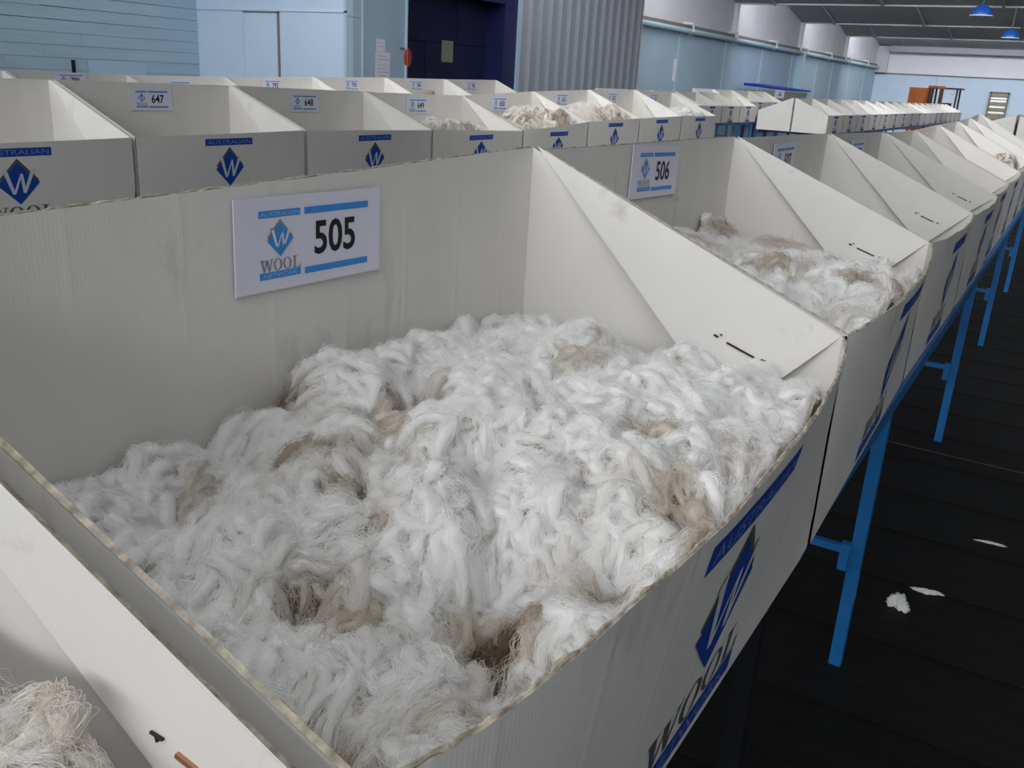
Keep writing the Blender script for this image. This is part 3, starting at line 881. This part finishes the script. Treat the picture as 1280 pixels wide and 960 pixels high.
# ------------------------------------------------------------------ row E, long double row running to the end wall
GE = 'wool bins of the long far double row'
xe = 17.36
ends = []
idx = 0
for cnt, gap, yo, zo in ((5, 0.14, 0.0, 0.0), (4, 0.25, 0.02, 0.0), (9, 0, 0.25, -0.03)):
    for k in range(cnt):
        near_end = idx == 0
        make_bin(xe, xe + 1.22, 3.97 + yo, 4.60 + yo, 0.955 + zo, 1.285 + zo, 1.285 + zo, 1.55 + zo, 1.55 + zo, None, 0.0,
                 'nearest white bin of the far double row, plain end panel right of the seam' if near_end else
                 '%s white bin from the near end of the far double row' % ORD[idx], GE, flap=(0.06, 0.26, 0.62), print_detail=False)
        xe += 1.24
        idx += 1
    ends.append(xe)
    xe += gap
for k in range(5):
    make_bin(17.36 + 1.24 * k, 17.36 + 1.24 * k + 1.22, 5.26, 4.64, 0.955, 1.30, 1.30, 1.55, 1.55, None, 0.0,
             'white bin turned away, its plain end panel left of the seam of the double row' if k == 0 else
             '%s bin from the near end on the turned away side of the double row' % ORD[k], 'wool bins on the turned away side of the far double row', facing=-1, logo_on=False, print_detail=False)
trestle(17.36, 28.9, 3.99, 5.24, 0.95, (17.8, 20.5, 23.5, 26.5, 28.6), M['navy_steel'], 'navy trestle table under the near part of the far double row', 'trestle tables of the far row')
trestle(29.0, 40.2, 4.24, 4.86, 0.92, (29.5, 33, 36.5, 39.8), M['navy_steel'], 'navy trestle table under the end part of the far double row', 'trestle tables of the far row')


# ------------------------------------------------------------------ wool
def wool_material(name, white, tan, brown):
    m = bpy.data.materials.new(name)
    m.use_nodes = True
    nt = m.node_tree
    N, L = nt.nodes, nt.links
    b = N['Principled BSDF']
    b.inputs['Roughness'].default_value = 0.9
    b.inputs['Specular IOR Level'].default_value = 0.12
    b.inputs['Sheen Weight'].default_value = 0.15
    at = N.new('ShaderNodeAttribute')
    at.attribute_name = 'soil_shade'
    r = N.new('ShaderNodeValToRGB')
    e = r.color_ramp.elements
    e[0].position = 0.15; e[0].color = white
    e[1].position = 1.0; e[1].color = brown
    q = e.new(0.55); q.color = tan
    L.new(at.outputs['Fac'], r.inputs[0])
    L.new(r.outputs[0], b.inputs['Base Color'])
    tr = N.new('ShaderNodeBsdfTranslucent')
    L.new(r.outputs[0], tr.inputs[0])
    mx = N.new('ShaderNodeMixShader')
    mx.inputs[0].default_value = 0.25
    L.new(b.outputs[0], mx.inputs[1])
    L.new(tr.outputs[0], mx.inputs[2])
    L.new(mx.outputs[0], N['Material Output'].inputs[0])
    return m


M['wool'] = wool_material('white_fleece', lin(254, 253, 251), lin(216, 205, 190), lin(132, 114, 94))


def noise2(seed, n=14, f0=3.0, f1=12.0):
    r = np.random.default_rng(seed)
    k = r.uniform(f0, f1, n)
    a = r.uniform(0, 2 * np.pi, n)
    ph = r.uniform(0, 2 * np.pi, n)
    amp = 1 / k
    amp /= np.sqrt((amp ** 2).sum() / 2)
    def fn(x, y):
        s = 0
        for i in range(n): s = s + amp[i] * np.sin(k[i] * (np.cos(a[i]) * x + np.sin(a[i]) * y) + ph[i])
        return s * 0.5
    return fn


def wool_pile(label, group, box, ctrl, seed, locks, strands, fuzz, soil_bias=0.0, spots=(), size=1.0, frad=0.0004, yfront=None, holes=(), grid=0.008, name='wool_pile'):
    """a heap of fleece: lumpy bed, soiled and darkened for crevice shade, thick soft locks lying over it and fine fibres on all of them; ctrl = (x, y, z) the heap's surface passes through"""
    r = np.random.default_rng(seed)
    X0, X1, Y0, Y1 = box
    ctrl = np.array(ctrl, float)
    clump = noise2(seed + 1, 18, 25 / size, 70 / size)
    big = noise2(seed + 2, 12, 8 / size, 20 / size)
    tint1 = noise2(seed + 3, 14, 10 / size, 26 / size)
    nb = int(330 * (X1 - X0) * (Y1 - Y0) / size ** 2) + 6
    bx, by = r.uniform(X0, X1, nb), r.uniform(Y0, Y1, nb)
    br = (0.024 + 0.055 * r.random(nb) ** 1.6) * size
    bl = r.uniform(-0.012, 0.010, nb) * size                   # some clumps sit deeper than others
    bt = np.where(r.random(nb) < 0.13, r.uniform(0.25, 0.55, nb), r.uniform(-0.05, 0.10, nb))   # creamy or soiled clumps
    bth = r.uniform(0, 2 * np.pi, nb)
    if yfront is None:
        yfront = lambda x_: x_ * 0 + Y0

    def base(x, y):
        d = (x[..., None] - ctrl[:, 0]) ** 2 + (y[..., None] - ctrl[:, 1]) ** 2 + 4e-4
        wgt = d ** -1.6
        z = (wgt * ctrl[:, 2]).sum(-1) / wgt.sum(-1)
        for hx, hy, hr, hd in holes:
            z = z - hd * np.exp(-(((x - hx) ** 2 + (y - hy) ** 2) / hr ** 2) ** 1.5)
        return z

    def surf(x, y):
        z = base(x, y) + 0.010 * size * big(x, y) + 0.004 * size * clump(x, y)
        return z + clumps(x, y)[0] - 0.026 * size

    def clumps(x, y):
        pf = np.zeros_like(x) - 0.004
        who = np.zeros(x.shape, int)
        for i in range(nb):
            ca, sa = math.cos(bth[i]), math.sin(bth[i])
            u, v = ((x - bx[i]) * ca + (y - by[i]) * sa) * 0.72, ((y - by[i]) * ca - (x - bx[i]) * sa) * 1.25
            d2 = (u * u + v * v) / br[i] ** 2
            hgt = np.where(d2 < 1, np.clip(1 - d2, 0, 1) ** 0.5 * br[i] * 0.74 + bl[i], -1)
            up = hgt > pf
            pf = np.where(up, hgt, pf)
            who = np.where(up, i, who)
        return pf, who

    def soil_shade(x, y):
        s = 0.30 * np.clip(tint1(x, y) - 0.25, 0, 2) + soil_bias
        for sx, sy, sr, sv in spots:
            s = s + sv * np.exp(-((x - sx) ** 2 + (y - sy) ** 2) / sr ** 2)
        return s
    # bed
    nx, ny = max(8, int((X1 - X0) / grid)), max(8, int((Y1 - Y0) / grid))
    gx, gy = np.meshgrid(np.linspace(X0, X1, nx + 1), np.linspace(Y0, Y1, ny + 1))
    gy = np.maximum(gy, yfront(gx))
    gz = surf(gx, gy)
    if locks < 1000:                                          # small heaps round down at their border
        for sl in ((0, slice(None)), (-1, slice(None)), (slice(None), 0), (slice(None), -1)):
            gz[sl] -= 0.12
    # cached height for the locks
    def height(x, y):
        u = np.clip((x - X0) / (X1 - X0) * nx, 0, nx - 1e-6)
        v = np.clip((y - Y0) / (Y1 - Y0) * ny, 0, ny - 1e-6)
        i, j = u.astype(int), v.astype(int)
        fu, fv = u - i, v - j
        return (gz[j, i] * (1 - fu) + gz[j, i + 1] * fu) * (1 - fv) + (gz[j + 1, i] * (1 - fu) + gz[j + 1, i + 1] * fu) * fv
    V = [np.stack([gx.ravel(), gy.ravel(), gz.ravel()], 1)]
    W = nx + 1
    jj, ii = np.meshgrid(np.arange(ny), np.arange(nx), indexing='ij')
    a = (jj * W + ii).ravel()
    F = [np.stack([a, a + 1, a + 1 + W, a + W], 1)]
    S = [np.clip(soil_shade(gx, gy).ravel() + (0.42 if locks > 2000 else 0.2) + 0.2 * r.random(gx.size), 0, 1)]  # bed tone deepened beyond its soil, crevice shade painted in
    # locks
    NP = 11
    t = np.linspace(0, 1, NP)
    flow = noise2(seed + 5, 10, 3, 9)
    px, py = r.uniform(X0 + .01, X1 - .01, locks), r.uniform(Y0 + .01, Y1 - .01, locks)
    for hx, hy, hr, hd in holes:                               # keep the hollows open
        d = np.hypot(px - hx, py - hy)
        k = d < hr * 1.9
        px[k] = hx + (px[k] - hx) / (d[k] + 1e-6) * hr * r.uniform(1.7, 3.0, k.sum())
        py[k] = hy + (py[k] - hy) / (d[k] + 1e-6) * hr * r.uniform(1.7, 3.0, k.sum())
    px, py = np.clip(px, X0 + .01, X1 - .01), np.clip(py, Y0 + .01, Y1 - .01)
    who = clumps(px, py)[1]
    th = bth[who] + r.normal(0, 0.55, locks) + np.where(r.random(locks) < 0.5, np.pi, 0)
    curl = r.random(locks) < 0.10
    kap = np.where(curl, r.choice([-1, 1], locks) * r.uniform(35, 75, locks), r.normal(0, 11, locks)) / size
    Ln = r.uniform(0.035, 0.095, locks) * size
    ang = th[:, None] + kap[:, None] * Ln[:, None] * t + 0.5 * np.sin(t * r.uniform(4, 11, locks)[:, None] + r.uniform(0, 6, locks)[:, None])
    st = Ln[:, None] / (NP - 1)
    gxp = px[:, None] + np.cumsum(np.cos(ang) * st, 1)
    gyp = py[:, None] + np.cumsum(np.sin(ang) * st, 1)
    gxp = np.clip(gxp, X0 + 0.008, X1 - 0.008)
    gyp = np.clip(gyp, np.maximum(Y0, yfront(gxp)) + 0.012, Y1 - 0.008)
    rad = (0.0035 + 0.0105 * r.random(locks) ** 1.5) * size
    prof = np.clip(np.sin(np.pi * np.clip(t * 0.93 + 0.05, 0, 1)), 0.02, 1) ** 0.7 * (1 - 0.35 * t)
    arch = r.uniform(-0.3, 1.5, locks)
    gzp = height(gxp, gyp) + rad[:, None] * (0.15 + arch[:, None] * np.sin(np.pi * t))
    G = np.stack([gxp, gyp, gzp], 2)                         # locks, NP, 3
    T = np.gradient(G, axis=1)
    T /= np.linalg.norm(T, axis=2, keepdims=True) + 1e-9
    Bn = np.cross(T, np.array([0, 0, 1.0]))
    Bn /= np.linalg.norm(Bn, axis=2, keepdims=True) + 1e-9
    Nn = np.cross(Bn, T)
    for hx, hy, hr, hd in holes:
        rad = rad * np.where(np.hypot(gxp.mean(1) - hx, gyp.mean(1) - hy) < hr * 1.1, 0.35, 1)
    so = np.clip(soil_shade(gxp.mean(1), gyp.mean(1)) + bt[who] + r.normal(0, 0.06, locks), 0, 1)
    NS = 8
    phi = np.arange(NS) / NS * 2 * np.pi
    wob = 1 + 0.25 * np.sin(t[None, :, None] * r.uniform(10, 25, (locks, 1, 1)) + r.uniform(0, 6, (locks, 1, NS)))
    rr = rad[:, None, None] * prof[None, :, None] * wob * 0.98
    tubes = G[:, :, None, :] + rr[..., None] * (np.cos(phi)[None, None, :, None] * Bn[:, :, None, :] + 0.8 * np.sin(phi)[None, None, :, None] * Nn[:, :, None, :])
    off = len(V[0])
    V.append(tubes.reshape(-1, 3))
    li, pi_, si = np.meshgrid(np.arange(locks), np.arange(NP - 1), np.arange(NS), indexing='ij')
    b0 = off + li * NP * NS + pi_ * NS
    s1 = (si + 1) % NS
    F.append(np.stack([b0 + si, b0 + s1, b0 + NS + s1, b0 + NS + si], 3).reshape(-1, 4))
    S.append(np.repeat(so, NP * NS))
    V, F, S = np.vstack(V), np.vstack(F), np.concatenate(S)
    cen = np.array([(X0 + X1) / 2, (Y0 + Y1) / 2, gz.min() - 0.02])
    me = bpy.data.meshes.new(name)
    me.vertices.add(len(V))
    me.vertices.foreach_set('co', (V - cen).ravel())
    me.loops.add(F.size)
    me.loops.foreach_set('vertex_index', F.ravel().astype(np.int32))
    me.polygons.add(len(F))
    me.polygons.foreach_set('loop_start', np.arange(0, F.size, 4, dtype=np.int32))
    me.polygons.foreach_set('use_smooth', np.ones(len(F), dtype=bool))
    at = me.attributes.new('soil_shade', 'FLOAT', 'POINT')
    at.data.foreach_set('value', S.astype(np.float32))
    me.materials.append(M['wool'])
    me.update(calc_edges=True)
    o = link(name, me)
    o.location = cen
    tag(o, label, 'wool', group, 'stuff')
    if strands <= 0:
        return o
    # fibres along the locks
    K = strands
    a = r.uniform(0, 2 * np.pi, (locks, K, 1))
    q = np.sqrt(r.uniform(0.25, 1.15, (locks, K, 1)))
    crimp = r.uniform(8, 34, (locks, K, 1)) * t + r.uniform(0, 6, (locks, K, 1))
    w1 = q * np.cos(a) + 0.30 * np.sin(crimp + a * 3)
    w2 = q * np.sin(a) + 0.30 * np.cos(crimp + a * 2)
    loose = 1 + 1.3 * r.random((locks, K, 1)) ** 5 * (t ** 2 + (1 - t) ** 4)
    spread = rad[:, None, None] * (prof * 0.9 + 0.16) * loose
    P = G[:, None] + (spread * w1)[..., None] * Bn[:, None] + (spread * w2 * 0.85)[..., None] * Nn[:, None]
    P = P.reshape(-1, NP, 3)
    Sf = np.repeat(np.clip(np.repeat(so, K) + r.normal(0, 0.04, locks * K), 0, 1), NP)
    Rf = np.tile(frad * np.clip(np.sin(np.pi * (t * 0.9 + 0.07)), 0.25, 1), locks * K)
    # loose fuzz
    fx, fy = r.uniform(X0 + .012, X1 - .012, fuzz), r.uniform(Y0 + .012, Y1 - .012, fuzz)
    fa = r.uniform(0, 2 * np.pi, fuzz)
    fk = r.normal(0, 60, fuzz) / size
    fl_ = r.uniform(0.015, 0.05, fuzz) * size
    fang = fa[:, None] + fk[:, None] * fl_[:, None] * t + 0.7 * np.sin(t * r.uniform(3, 14, fuzz)[:, None] + r.uniform(0, 6, fuzz)[:, None])
    qx = np.clip(fx[:, None] + np.cumsum(np.cos(fang) * fl_[:, None] / NP, 1), X0 + .004, X1 - .004)
    qy = np.clip(fy[:, None] + np.cumsum(np.sin(fang) * fl_[:, None] / NP, 1), np.maximum(Y0, yfront(qx)) + .010, Y1 - .004)
    qz = height(qx, qy) + size * (0.001 + r.uniform(0.0, 0.018, fuzz)[:, None] * np.sin(np.pi * (0.15 + 0.85 * t)) + r.uniform(0, 0.008, fuzz)[:, None])
    P = np.vstack([P, np.stack([qx, qy, qz], 2)])
    sf2 = np.clip(soil_shade(qx.mean(1), qy.mean(1)) + bt[clumps(fx, fy)[1]] + r.normal(0, 0.05, fuzz), 0, 1)
    Sf = np.concatenate([Sf, np.repeat(sf2, NP)])
    Rf = np.concatenate([Rf, np.tile(frad * 0.75 * np.ones(NP), fuzz)])
    hc = bpy.data.hair_curves.new('wool_fibres')
    hc.add_curves([NP] * len(P))
    hc.attributes['position'].data.foreach_set('vector', (P - cen).astype(np.float32).ravel())
    ra = hc.attributes.get('radius') or hc.attributes.new('radius', 'FLOAT', 'POINT')
    ra.data.foreach_set('value', Rf.astype(np.float32))
    sa = hc.attributes.new('soil_shade', 'FLOAT', 'POINT')
    sa.data.foreach_set('value', Sf.astype(np.float32))
    hc.materials.append(M['wool'])
    h = bpy.data.objects.new('wool_fibres', hc)
    COL.objects.link(h)
    h.parent = o
    h['kind'] = 'stuff'
    return o


GW = 'wool heaps lying in the bins'
C505 = [(0.40, 0.83, 1.165), (0.56, 0.85, 1.18), (0.72, 0.85, 1.17), (0.80, 0.85, 1.215), (0.94, 0.85, 1.225), (1.05, 0.85, 1.215), (1.145, 0.85, 1.225), (1.30, 0.85, 1.22),
        (1.435, 0.85, 1.20), (1.48, 0.61, 1.185), (1.47, 0.50, 1.175), (1.46, 0.40, 1.19), (1.46, 0.31, 1.16), (1.25, 0.26, 1.235), (1.0, 0.235, 1.235), (0.8, 0.23, 1.22),
        (0.6, 0.24, 1.20), (0.45, 0.28, 1.17), (0.38, 0.40, 1.09), (0.40, 0.55, 1.12), (0.38, 0.70, 1.16), (0.7, 0.55, 1.225), (0.95, 0.55, 1.25), (1.2, 0.6, 1.255), (1.2, 0.4, 1.25),
        (0.8, 0.38, 1.235), (1.33, 0.72, 1.24), (0.55, 0.42, 1.175), (0.50, 0.33, 1.165), (0.45, 0.36, 1.14)]
bow505 = lambda x: 0.27 - 0.75 * 0.060 * np.clip(4 * ((x - 0.325) / 1.225) * (1 - (x - 0.325) / 1.225), 0, 1) ** 0.75 + 0.010
bow506 = lambda x: 0.27 + 0.03 * (x - 1.57) / 1.17 - 0.75 * 0.045 * np.clip(4 * ((x - 1.572) / 1.173) * (1 - (x - 1.572) / 1.173), 0, 1) ** 0.75 + 0.010
wool_pile('big heap of fluffy white fleece filling the nearest bin, card 505', GW, (0.345, 1.515, 0.225, 0.882), C505, 11, 3000, 64, 30000, frad=0.00023,
          spots=[(0.852, 0.873, 0.037, 0.94), (0.944, 0.700, 0.035, 0.95), (0.755, 0.711, 0.035, 0.62), (0.698, 0.619, 0.027, 0.56), (0.541, 0.522, 0.037, 0.69), (0.532, 0.459, 0.027, 0.50),  # brown soil, plus painted shade where the dark hollows lie
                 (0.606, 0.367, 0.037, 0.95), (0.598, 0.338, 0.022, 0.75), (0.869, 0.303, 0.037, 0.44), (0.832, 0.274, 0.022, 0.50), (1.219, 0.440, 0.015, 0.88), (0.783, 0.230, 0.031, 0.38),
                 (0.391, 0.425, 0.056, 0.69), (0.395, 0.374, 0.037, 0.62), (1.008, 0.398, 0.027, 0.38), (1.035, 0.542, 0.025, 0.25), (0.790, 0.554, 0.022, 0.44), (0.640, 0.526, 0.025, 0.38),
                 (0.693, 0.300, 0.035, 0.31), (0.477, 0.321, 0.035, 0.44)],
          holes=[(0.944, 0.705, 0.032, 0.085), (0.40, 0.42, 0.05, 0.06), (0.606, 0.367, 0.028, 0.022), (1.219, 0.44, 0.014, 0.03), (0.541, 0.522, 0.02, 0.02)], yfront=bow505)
C506 = [(1.65, 0.85, 1.24), (2.0, 0.84, 1.26), (2.27, 0.85, 1.262), (2.5, 0.84, 1.245), (2.62, 0.8, 1.20), (2.66, 0.55, 1.18), (2.62, 0.40, 1.19), (2.4, 0.30, 1.235), (2.1, 0.28, 1.25), (1.75, 0.28, 1.23),
        (2.1, 0.55, 1.255), (2.4, 0.6, 1.245), (1.8, 0.55, 1.24)]
wool_pile('heap of cream and brown tipped fleece in the bin with card 506', GW, (1.60, 2.70, 0.265, 0.882), C506, 23, 1300, 36, 12000, soil_bias=0.08,
          spots=[(2.05, 0.84, 0.06, 0.55), (2.22, 0.78, 0.05, 0.5), (2.5, 0.80, 0.05, 0.5), (2.15, 0.30, 0.05, 0.55), (2.45, 0.66, 0.05, 0.4), (2.6, 0.5, 0.05, 0.35), (2.45, 0.32, 0.05, 0.35)], frad=0.0005, grid=0.012, size=1.15, yfront=bow506)
wool_pile('patch of cream wool in the bin cut off at the bottom left corner', GW, (-0.35, 0.262, 0.29, 0.87),
          [(0.24, 0.6, 1.25), (0.24, 0.50, 1.275), (0.22, 0.4, 1.26), (0.0, 0.6, 1.27), (-0.3, 0.6, 1.18), (0.2, 0.8, 1.18), (-0.3, 0.35, 1.17)], 31, 1100, 90, 14000, soil_bias=0.12, grid=0.010,
          frad=0.00022)
wool_pile('heap of grey brown dirty wool in the bin with card 650', GW, (6.75, 7.80, 4.02, 4.57),
          [(6.8, 4.3, 1.17), (7.0, 4.3, 1.25), (7.18, 4.3, 1.32), (7.5, 4.3, 1.37), (7.7, 4.3, 1.33), (7.78, 4.3, 1.26), (7.3, 4.05, 1.22), (7.3, 4.55, 1.3)], 41, 500, 14, 2500,
          soil_bias=0.32, frad=0.0011, size=1.5, grid=0.02)
wool_pile('two clumps of grey white wool in the bin with card 651', GW, (7.95, 9.0, 4.02, 4.57),
          [(8.0, 4.3, 1.22), (8.28, 4.3, 1.34), (8.47, 4.3, 1.40), (8.68, 4.3, 1.33), (8.85, 4.3, 1.37), (8.97, 4.3, 1.35), (8.5, 4.05, 1.22), (8.5, 4.55, 1.3)], 43, 500, 14, 2500,
          soil_bias=0.28, frad=0.0011, size=1.5, grid=0.02)
wool_pile('thin edge of brownish wool showing over the front of bin 649', GW, (5.48, 6.62, 4.02, 4.57),
          [(5.5, 4.3, 1.20), (5.75, 4.1, 1.265), (5.9, 4.1, 1.262), (6.1, 4.1, 1.24), (6.5, 4.3, 1.15), (6.0, 4.5, 1.2)], 47, 300, 10, 1500, soil_bias=0.25, frad=0.0011, size=1.4, grid=0.025)
wool_pile('sprinkle of white wool along the front of the bin with card 653', GW, (10.3, 11.3, 3.99, 4.57),
          [(10.4, 4.15, 1.345), (10.7, 4.2, 1.36), (11.0, 4.15, 1.33), (11.2, 4.3, 1.25), (10.7, 4.5, 1.28), (10.4, 4.0, 1.30), (10.9, 4.0, 1.30)], 53, 250, 10, 1500, soil_bias=-0.05, frad=0.0013, size=1.4, grid=0.03)
wool_pile('small yellowish tuft of wool in the back row bin with card 794', GW, (9.35, 9.75, 6.9, 7.2),
          [(9.4, 7.0, 1.25), (9.55, 7.05, 1.365), (9.7, 7.0, 1.25)], 59, 80, 10, 300, soil_bias=0.4, frad=0.0016, size=1.6, grid=0.03)
wool_pile('grey brown wool at the front of the third bin past bin 508', GW, (7.25, 8.15, 0.36, 0.86),
          [(7.3, 0.45, 1.19), (7.6, 0.45, 1.24), (7.9, 0.42, 1.25), (8.1, 0.5, 1.2), (7.6, 0.8, 1.2)], 61, 260, 10, 1200, soil_bias=0.35, frad=0.0013, size=1.4, grid=0.03)

# tufts dropped on the floor
def floor_tuft(label, x, y, sx, sy, h, seed, rz):
    r = np.random.default_rng(seed)
    V, F = [], []
    nu, nv = 40, 14
    for j in range(nv + 1):
        for i in range(nu):
            a, b = 2 * math.pi * i / nu, math.pi / 2 * j / nv
            k = 1 + 0.22 * math.sin(3 * a + seed) + 0.12 * math.sin(7 * a + 2 * b) + 0.10 * math.sin(13 * a + 5 * b) + r.uniform(-.10, .10) + (r.uniform(0, 0.45) if r.random() < 0.12 else 0)
            V.append((sx * k * math.cos(a) * math.cos(b), sy * k * math.sin(a) * math.cos(b), h * math.sin(b) * (1 + 0.2 * math.sin(5 * a) * math.cos(b) + r.uniform(-.1, .1) * math.cos(b))))
    for j in range(nv):
        for i in range(nu):
            F.append((j * nu + i, j * nu + (i + 1) % nu, (j + 1) * nu + (i + 1) % nu, (j + 1) * nu + i))
    o = new_obj('wool_tuft', V, F, M['wool'], None, smooth=True)
    o.location = (x, y, 0.0)
    o.rotation_euler = (0, 0, rz)
    return tag(o, label, 'wool tuft', 'wool tufts on the dark floor')


floor_tuft('round white wool tuft on the dark floor beside the blue table leg', 3.08, 0.205, 0.045, 0.032, 0.035, 3, 0.3)
floor_tuft('thin flat strand of white wool on the floor right of the round tuft', 3.23, 0.13, 0.012, 0.045, 0.012, 5, 0.2)
floor_tuft('faint grey wisp of wool farther right on the dark floor', 3.80, -0.03, 0.01, 0.05, 0.006, 8, 0.1)

# ------------------------------------------------------------------ pendant lamps
for i, (x, y, zr, lbl) in enumerate(((26.0, 2.75, 3.64, 'nearest blue dome pendant lamp under the grey roof'),
                                     (33.4, 2.60, 3.58, 'second blue dome pendant lamp, lower right of the nearest one'),
                                     (41.0, 2.35, 3.38, 'farthest blue dome pendant lamp, cut by the right edge'))):
    r = empty('pendant_lamp', (x, y, zr), lbl, 'lamp', 'blue pendant lamps under the roof')
    R_ = 0.255
    prof = [(R_ * math.cos(a), R_ * 0.95 * math.sin(a)) for a in np.linspace(0, 1.45, 9)] + [(0.03, 0.29), (0.001, 0.29)]
    sh = MB().lathe(prof, n=28).build('lamp_shade', M['lamp_blue'], r, True)
    MB().lathe([(0.245, 0.0), (0.22, 0.06), (0.12, 0.16), (0.001, 0.18)], n=24).build('shade_lining', M['lamp_in'], sh, True)
    MB().lathe([(R_ + 0.008, -0.014), (R_ + 0.008, 0.008), (R_ - 0.010, 0.008), (R_ - 0.010, -0.014), (R_ + 0.008, -0.014)], n=28).build('shade_rim', M['lamp_in'], sh)
    xv = max(v for v in VALLEYS if v <= x)
    zc = Z_R - (Z_R - Z_V) * (x - xv) / PITCH_R
    MB().tube([(0, 0, 0.28), (0, 0, zc - zr)], 0.012, 8).build('lamp_rod', M['frame_grey'], r)
    MB().lathe([(0.001, -0.02), (0.05, 0.03), (0.06, 0.09), (0.03, 0.15), (0.03, 0.18)], n=14).build('light_bulb', M['lamp_in'], r, True)

# ------------------------------------------------------------------ forklift near the end wall
fk = empty('forklift', (43.0, 5.3, 0), 'rust orange forklift with tall mast and overhead guard by the end wall', 'forklift')
def fpart(name, m, mb, smooth=False): return mb.build(name, m, fk, smooth)
fpart('body', M['rust'], MB().box(-0.6, 1.2, -0.55, 0.55, 0.35, 1.0).box(0.5, 1.25, -0.55, 0.55, 1.0, 1.2))
fpart('counterweight', M['rust'], MB().box(1.2, 1.6, -0.55, 0.55, 0.3, 1.15))
fpart('load_backrest', M['rust'], MB().box(-1.0, -0.95, 0.55, 1.25, 0.4, 2.09).box(-1.0, -0.93, 0.52, 0.57, 0.4, 2.11))
for yy in (-0.02, 0.40):
    fpart('mast_rail', M['mast'], MB().box(-0.85, -0.70, yy, yy + 0.14, 0.1, 2.17))
fpart('mast_crosshead', M['rust'], MB().box(-0.86, -0.68, -0.05, 0.56, 2.10, 2.19))
for yy in (-0.50, 0.42):
    fpart('guard_post', M['mast'], MB().bar((-0.3, yy + 0.03, 1.0), (-0.25, yy + 0.03, 2.1), 0.07, 0.07))
    fpart('guard_post', M['mast'], MB().bar((0.9, yy + 0.03, 1.1), (0.75, yy + 0.03, 2.1), 0.07, 0.07))
fpart('overhead_guard', M['mast'], MB().box(-0.35, 0.85, -0.62, 0.55, 2.09, 2.15))
fpart('seat', M['black_steel'], MB().box(0.1, 0.55, -0.25, 0.25, 1.0, 1.15).box(0.5, 0.6, -0.25, 0.25, 1.15, 1.55))
sw = MB()
sw.tube([(-0.2 + 0.05 * math.sin(a), 0.05 + 0.19 * math.cos(a), 1.38 + 0.15 * math.sin(a)) for a in np.linspace(0, 2 * math.pi, 17)], 0.02, 6, caps=False)
fpart('steering_wheel', M['black_steel'], sw, True)
fpart('steering_column', M['black_steel'], MB().tube([(-0.4, 0.05, 1.0), (-0.2, 0.05, 1.38)], 0.03, 8))
fpart('headlamp', M['lamp_in'], MB().lathe([(0.001, -0.05), (0.06, -0.04), (0.075, 0.03), (0.001, 0.04)], (-0.38, -0.33, 1.92), 14), True)
for xx in (-0.55, 1.05):
    for yy in (-0.6, 0.42):
        p = MB()
        R2 = 0.30
        pr = [(0.1, 0), (R2 - .03, 0), (R2, 0.03), (R2, 0.15), (R2 - .03, 0.18), (0.1, 0.18)]
        p.lathe(pr, n=20)
        p.v = [(xx + v[0], yy + v[2], 0.30 + v[1]) for v in p.v]
        wh = p.build('wheel', M['rubber'], fk)
        q = MB().lathe([(0.001, 0.02), (0.11, 0.02), (0.11, 0.16), (0.001, 0.16)], n=14)
        q.v = [(xx + v[0], yy + v[2], 0.30 + v[1]) for v in q.v]
        q.build('hub', M['rust'], wh)
for yy in (0.05, 0.45):
    fpart('fork', M['black_steel'], MB().box(-2.0, -0.95, yy, yy + 0.12, 0.08, 0.12).box(-0.98, -0.92, yy, yy + 0.12, 0.08, 0.6))

# ------------------------------------------------------------------ blue-lidded trolley against the blue wall
bt = empty('blue_lidded_bench', (32.0, 9.2, 0), 'bright blue lidded grey bench standing against the long blue wall', 'bench')
MB().bar((-3.0, -0.1, 1.79), (3.3, -0.1, 1.69), 0.5, 0.07).build('lid', M['bench_blue'], bt)
MB().box(-2.7, 3.1, -0.28, 0.2, 0.75, 1.63).build('body', M['bench_grey'], bt)
for xx in (-2.6, 0, 2.9):
    for yy in (-0.25, 0.1):
        MB().box(xx, xx + 0.08, yy, yy + 0.08, 0, 0.75).build('leg', M['navy_steel'], bt)
bs = MB().box(-1.0, 0.05, -0.30, -0.285, 1.42, 1.68).build('sign', M['paper'], bt)
q = Print()
q.poly([(-0.75, 1.49), (-0.2, 1.49), (-0.47, 1.64)], 0, 0)
link('sign_mark', print_mesh('sign_mark', q, lambda u, v, l: (u, -0.301 - l, v), [M['mid_blue']]), bs)
cl = MB().box(-0.15, 0.15, -0.12, 0.12, 0, 0.10).box(-0.1, 0.1, -0.1, 0.1, 0.10, 0.14).build('small_box', M['mast'])
cl.location = (26.3, 8.36, 1.28)
bpy.data.objects.remove(cl)
pn = MB().box(23.96, 24.20, Y_LEFT - 0.012, Y_LEFT - 0.003, 1.75, 2.3).build('paper_notice', M['paper'])
tag(pn, 'pale paper sheet fixed to a strip of the long blue wall', 'notice')
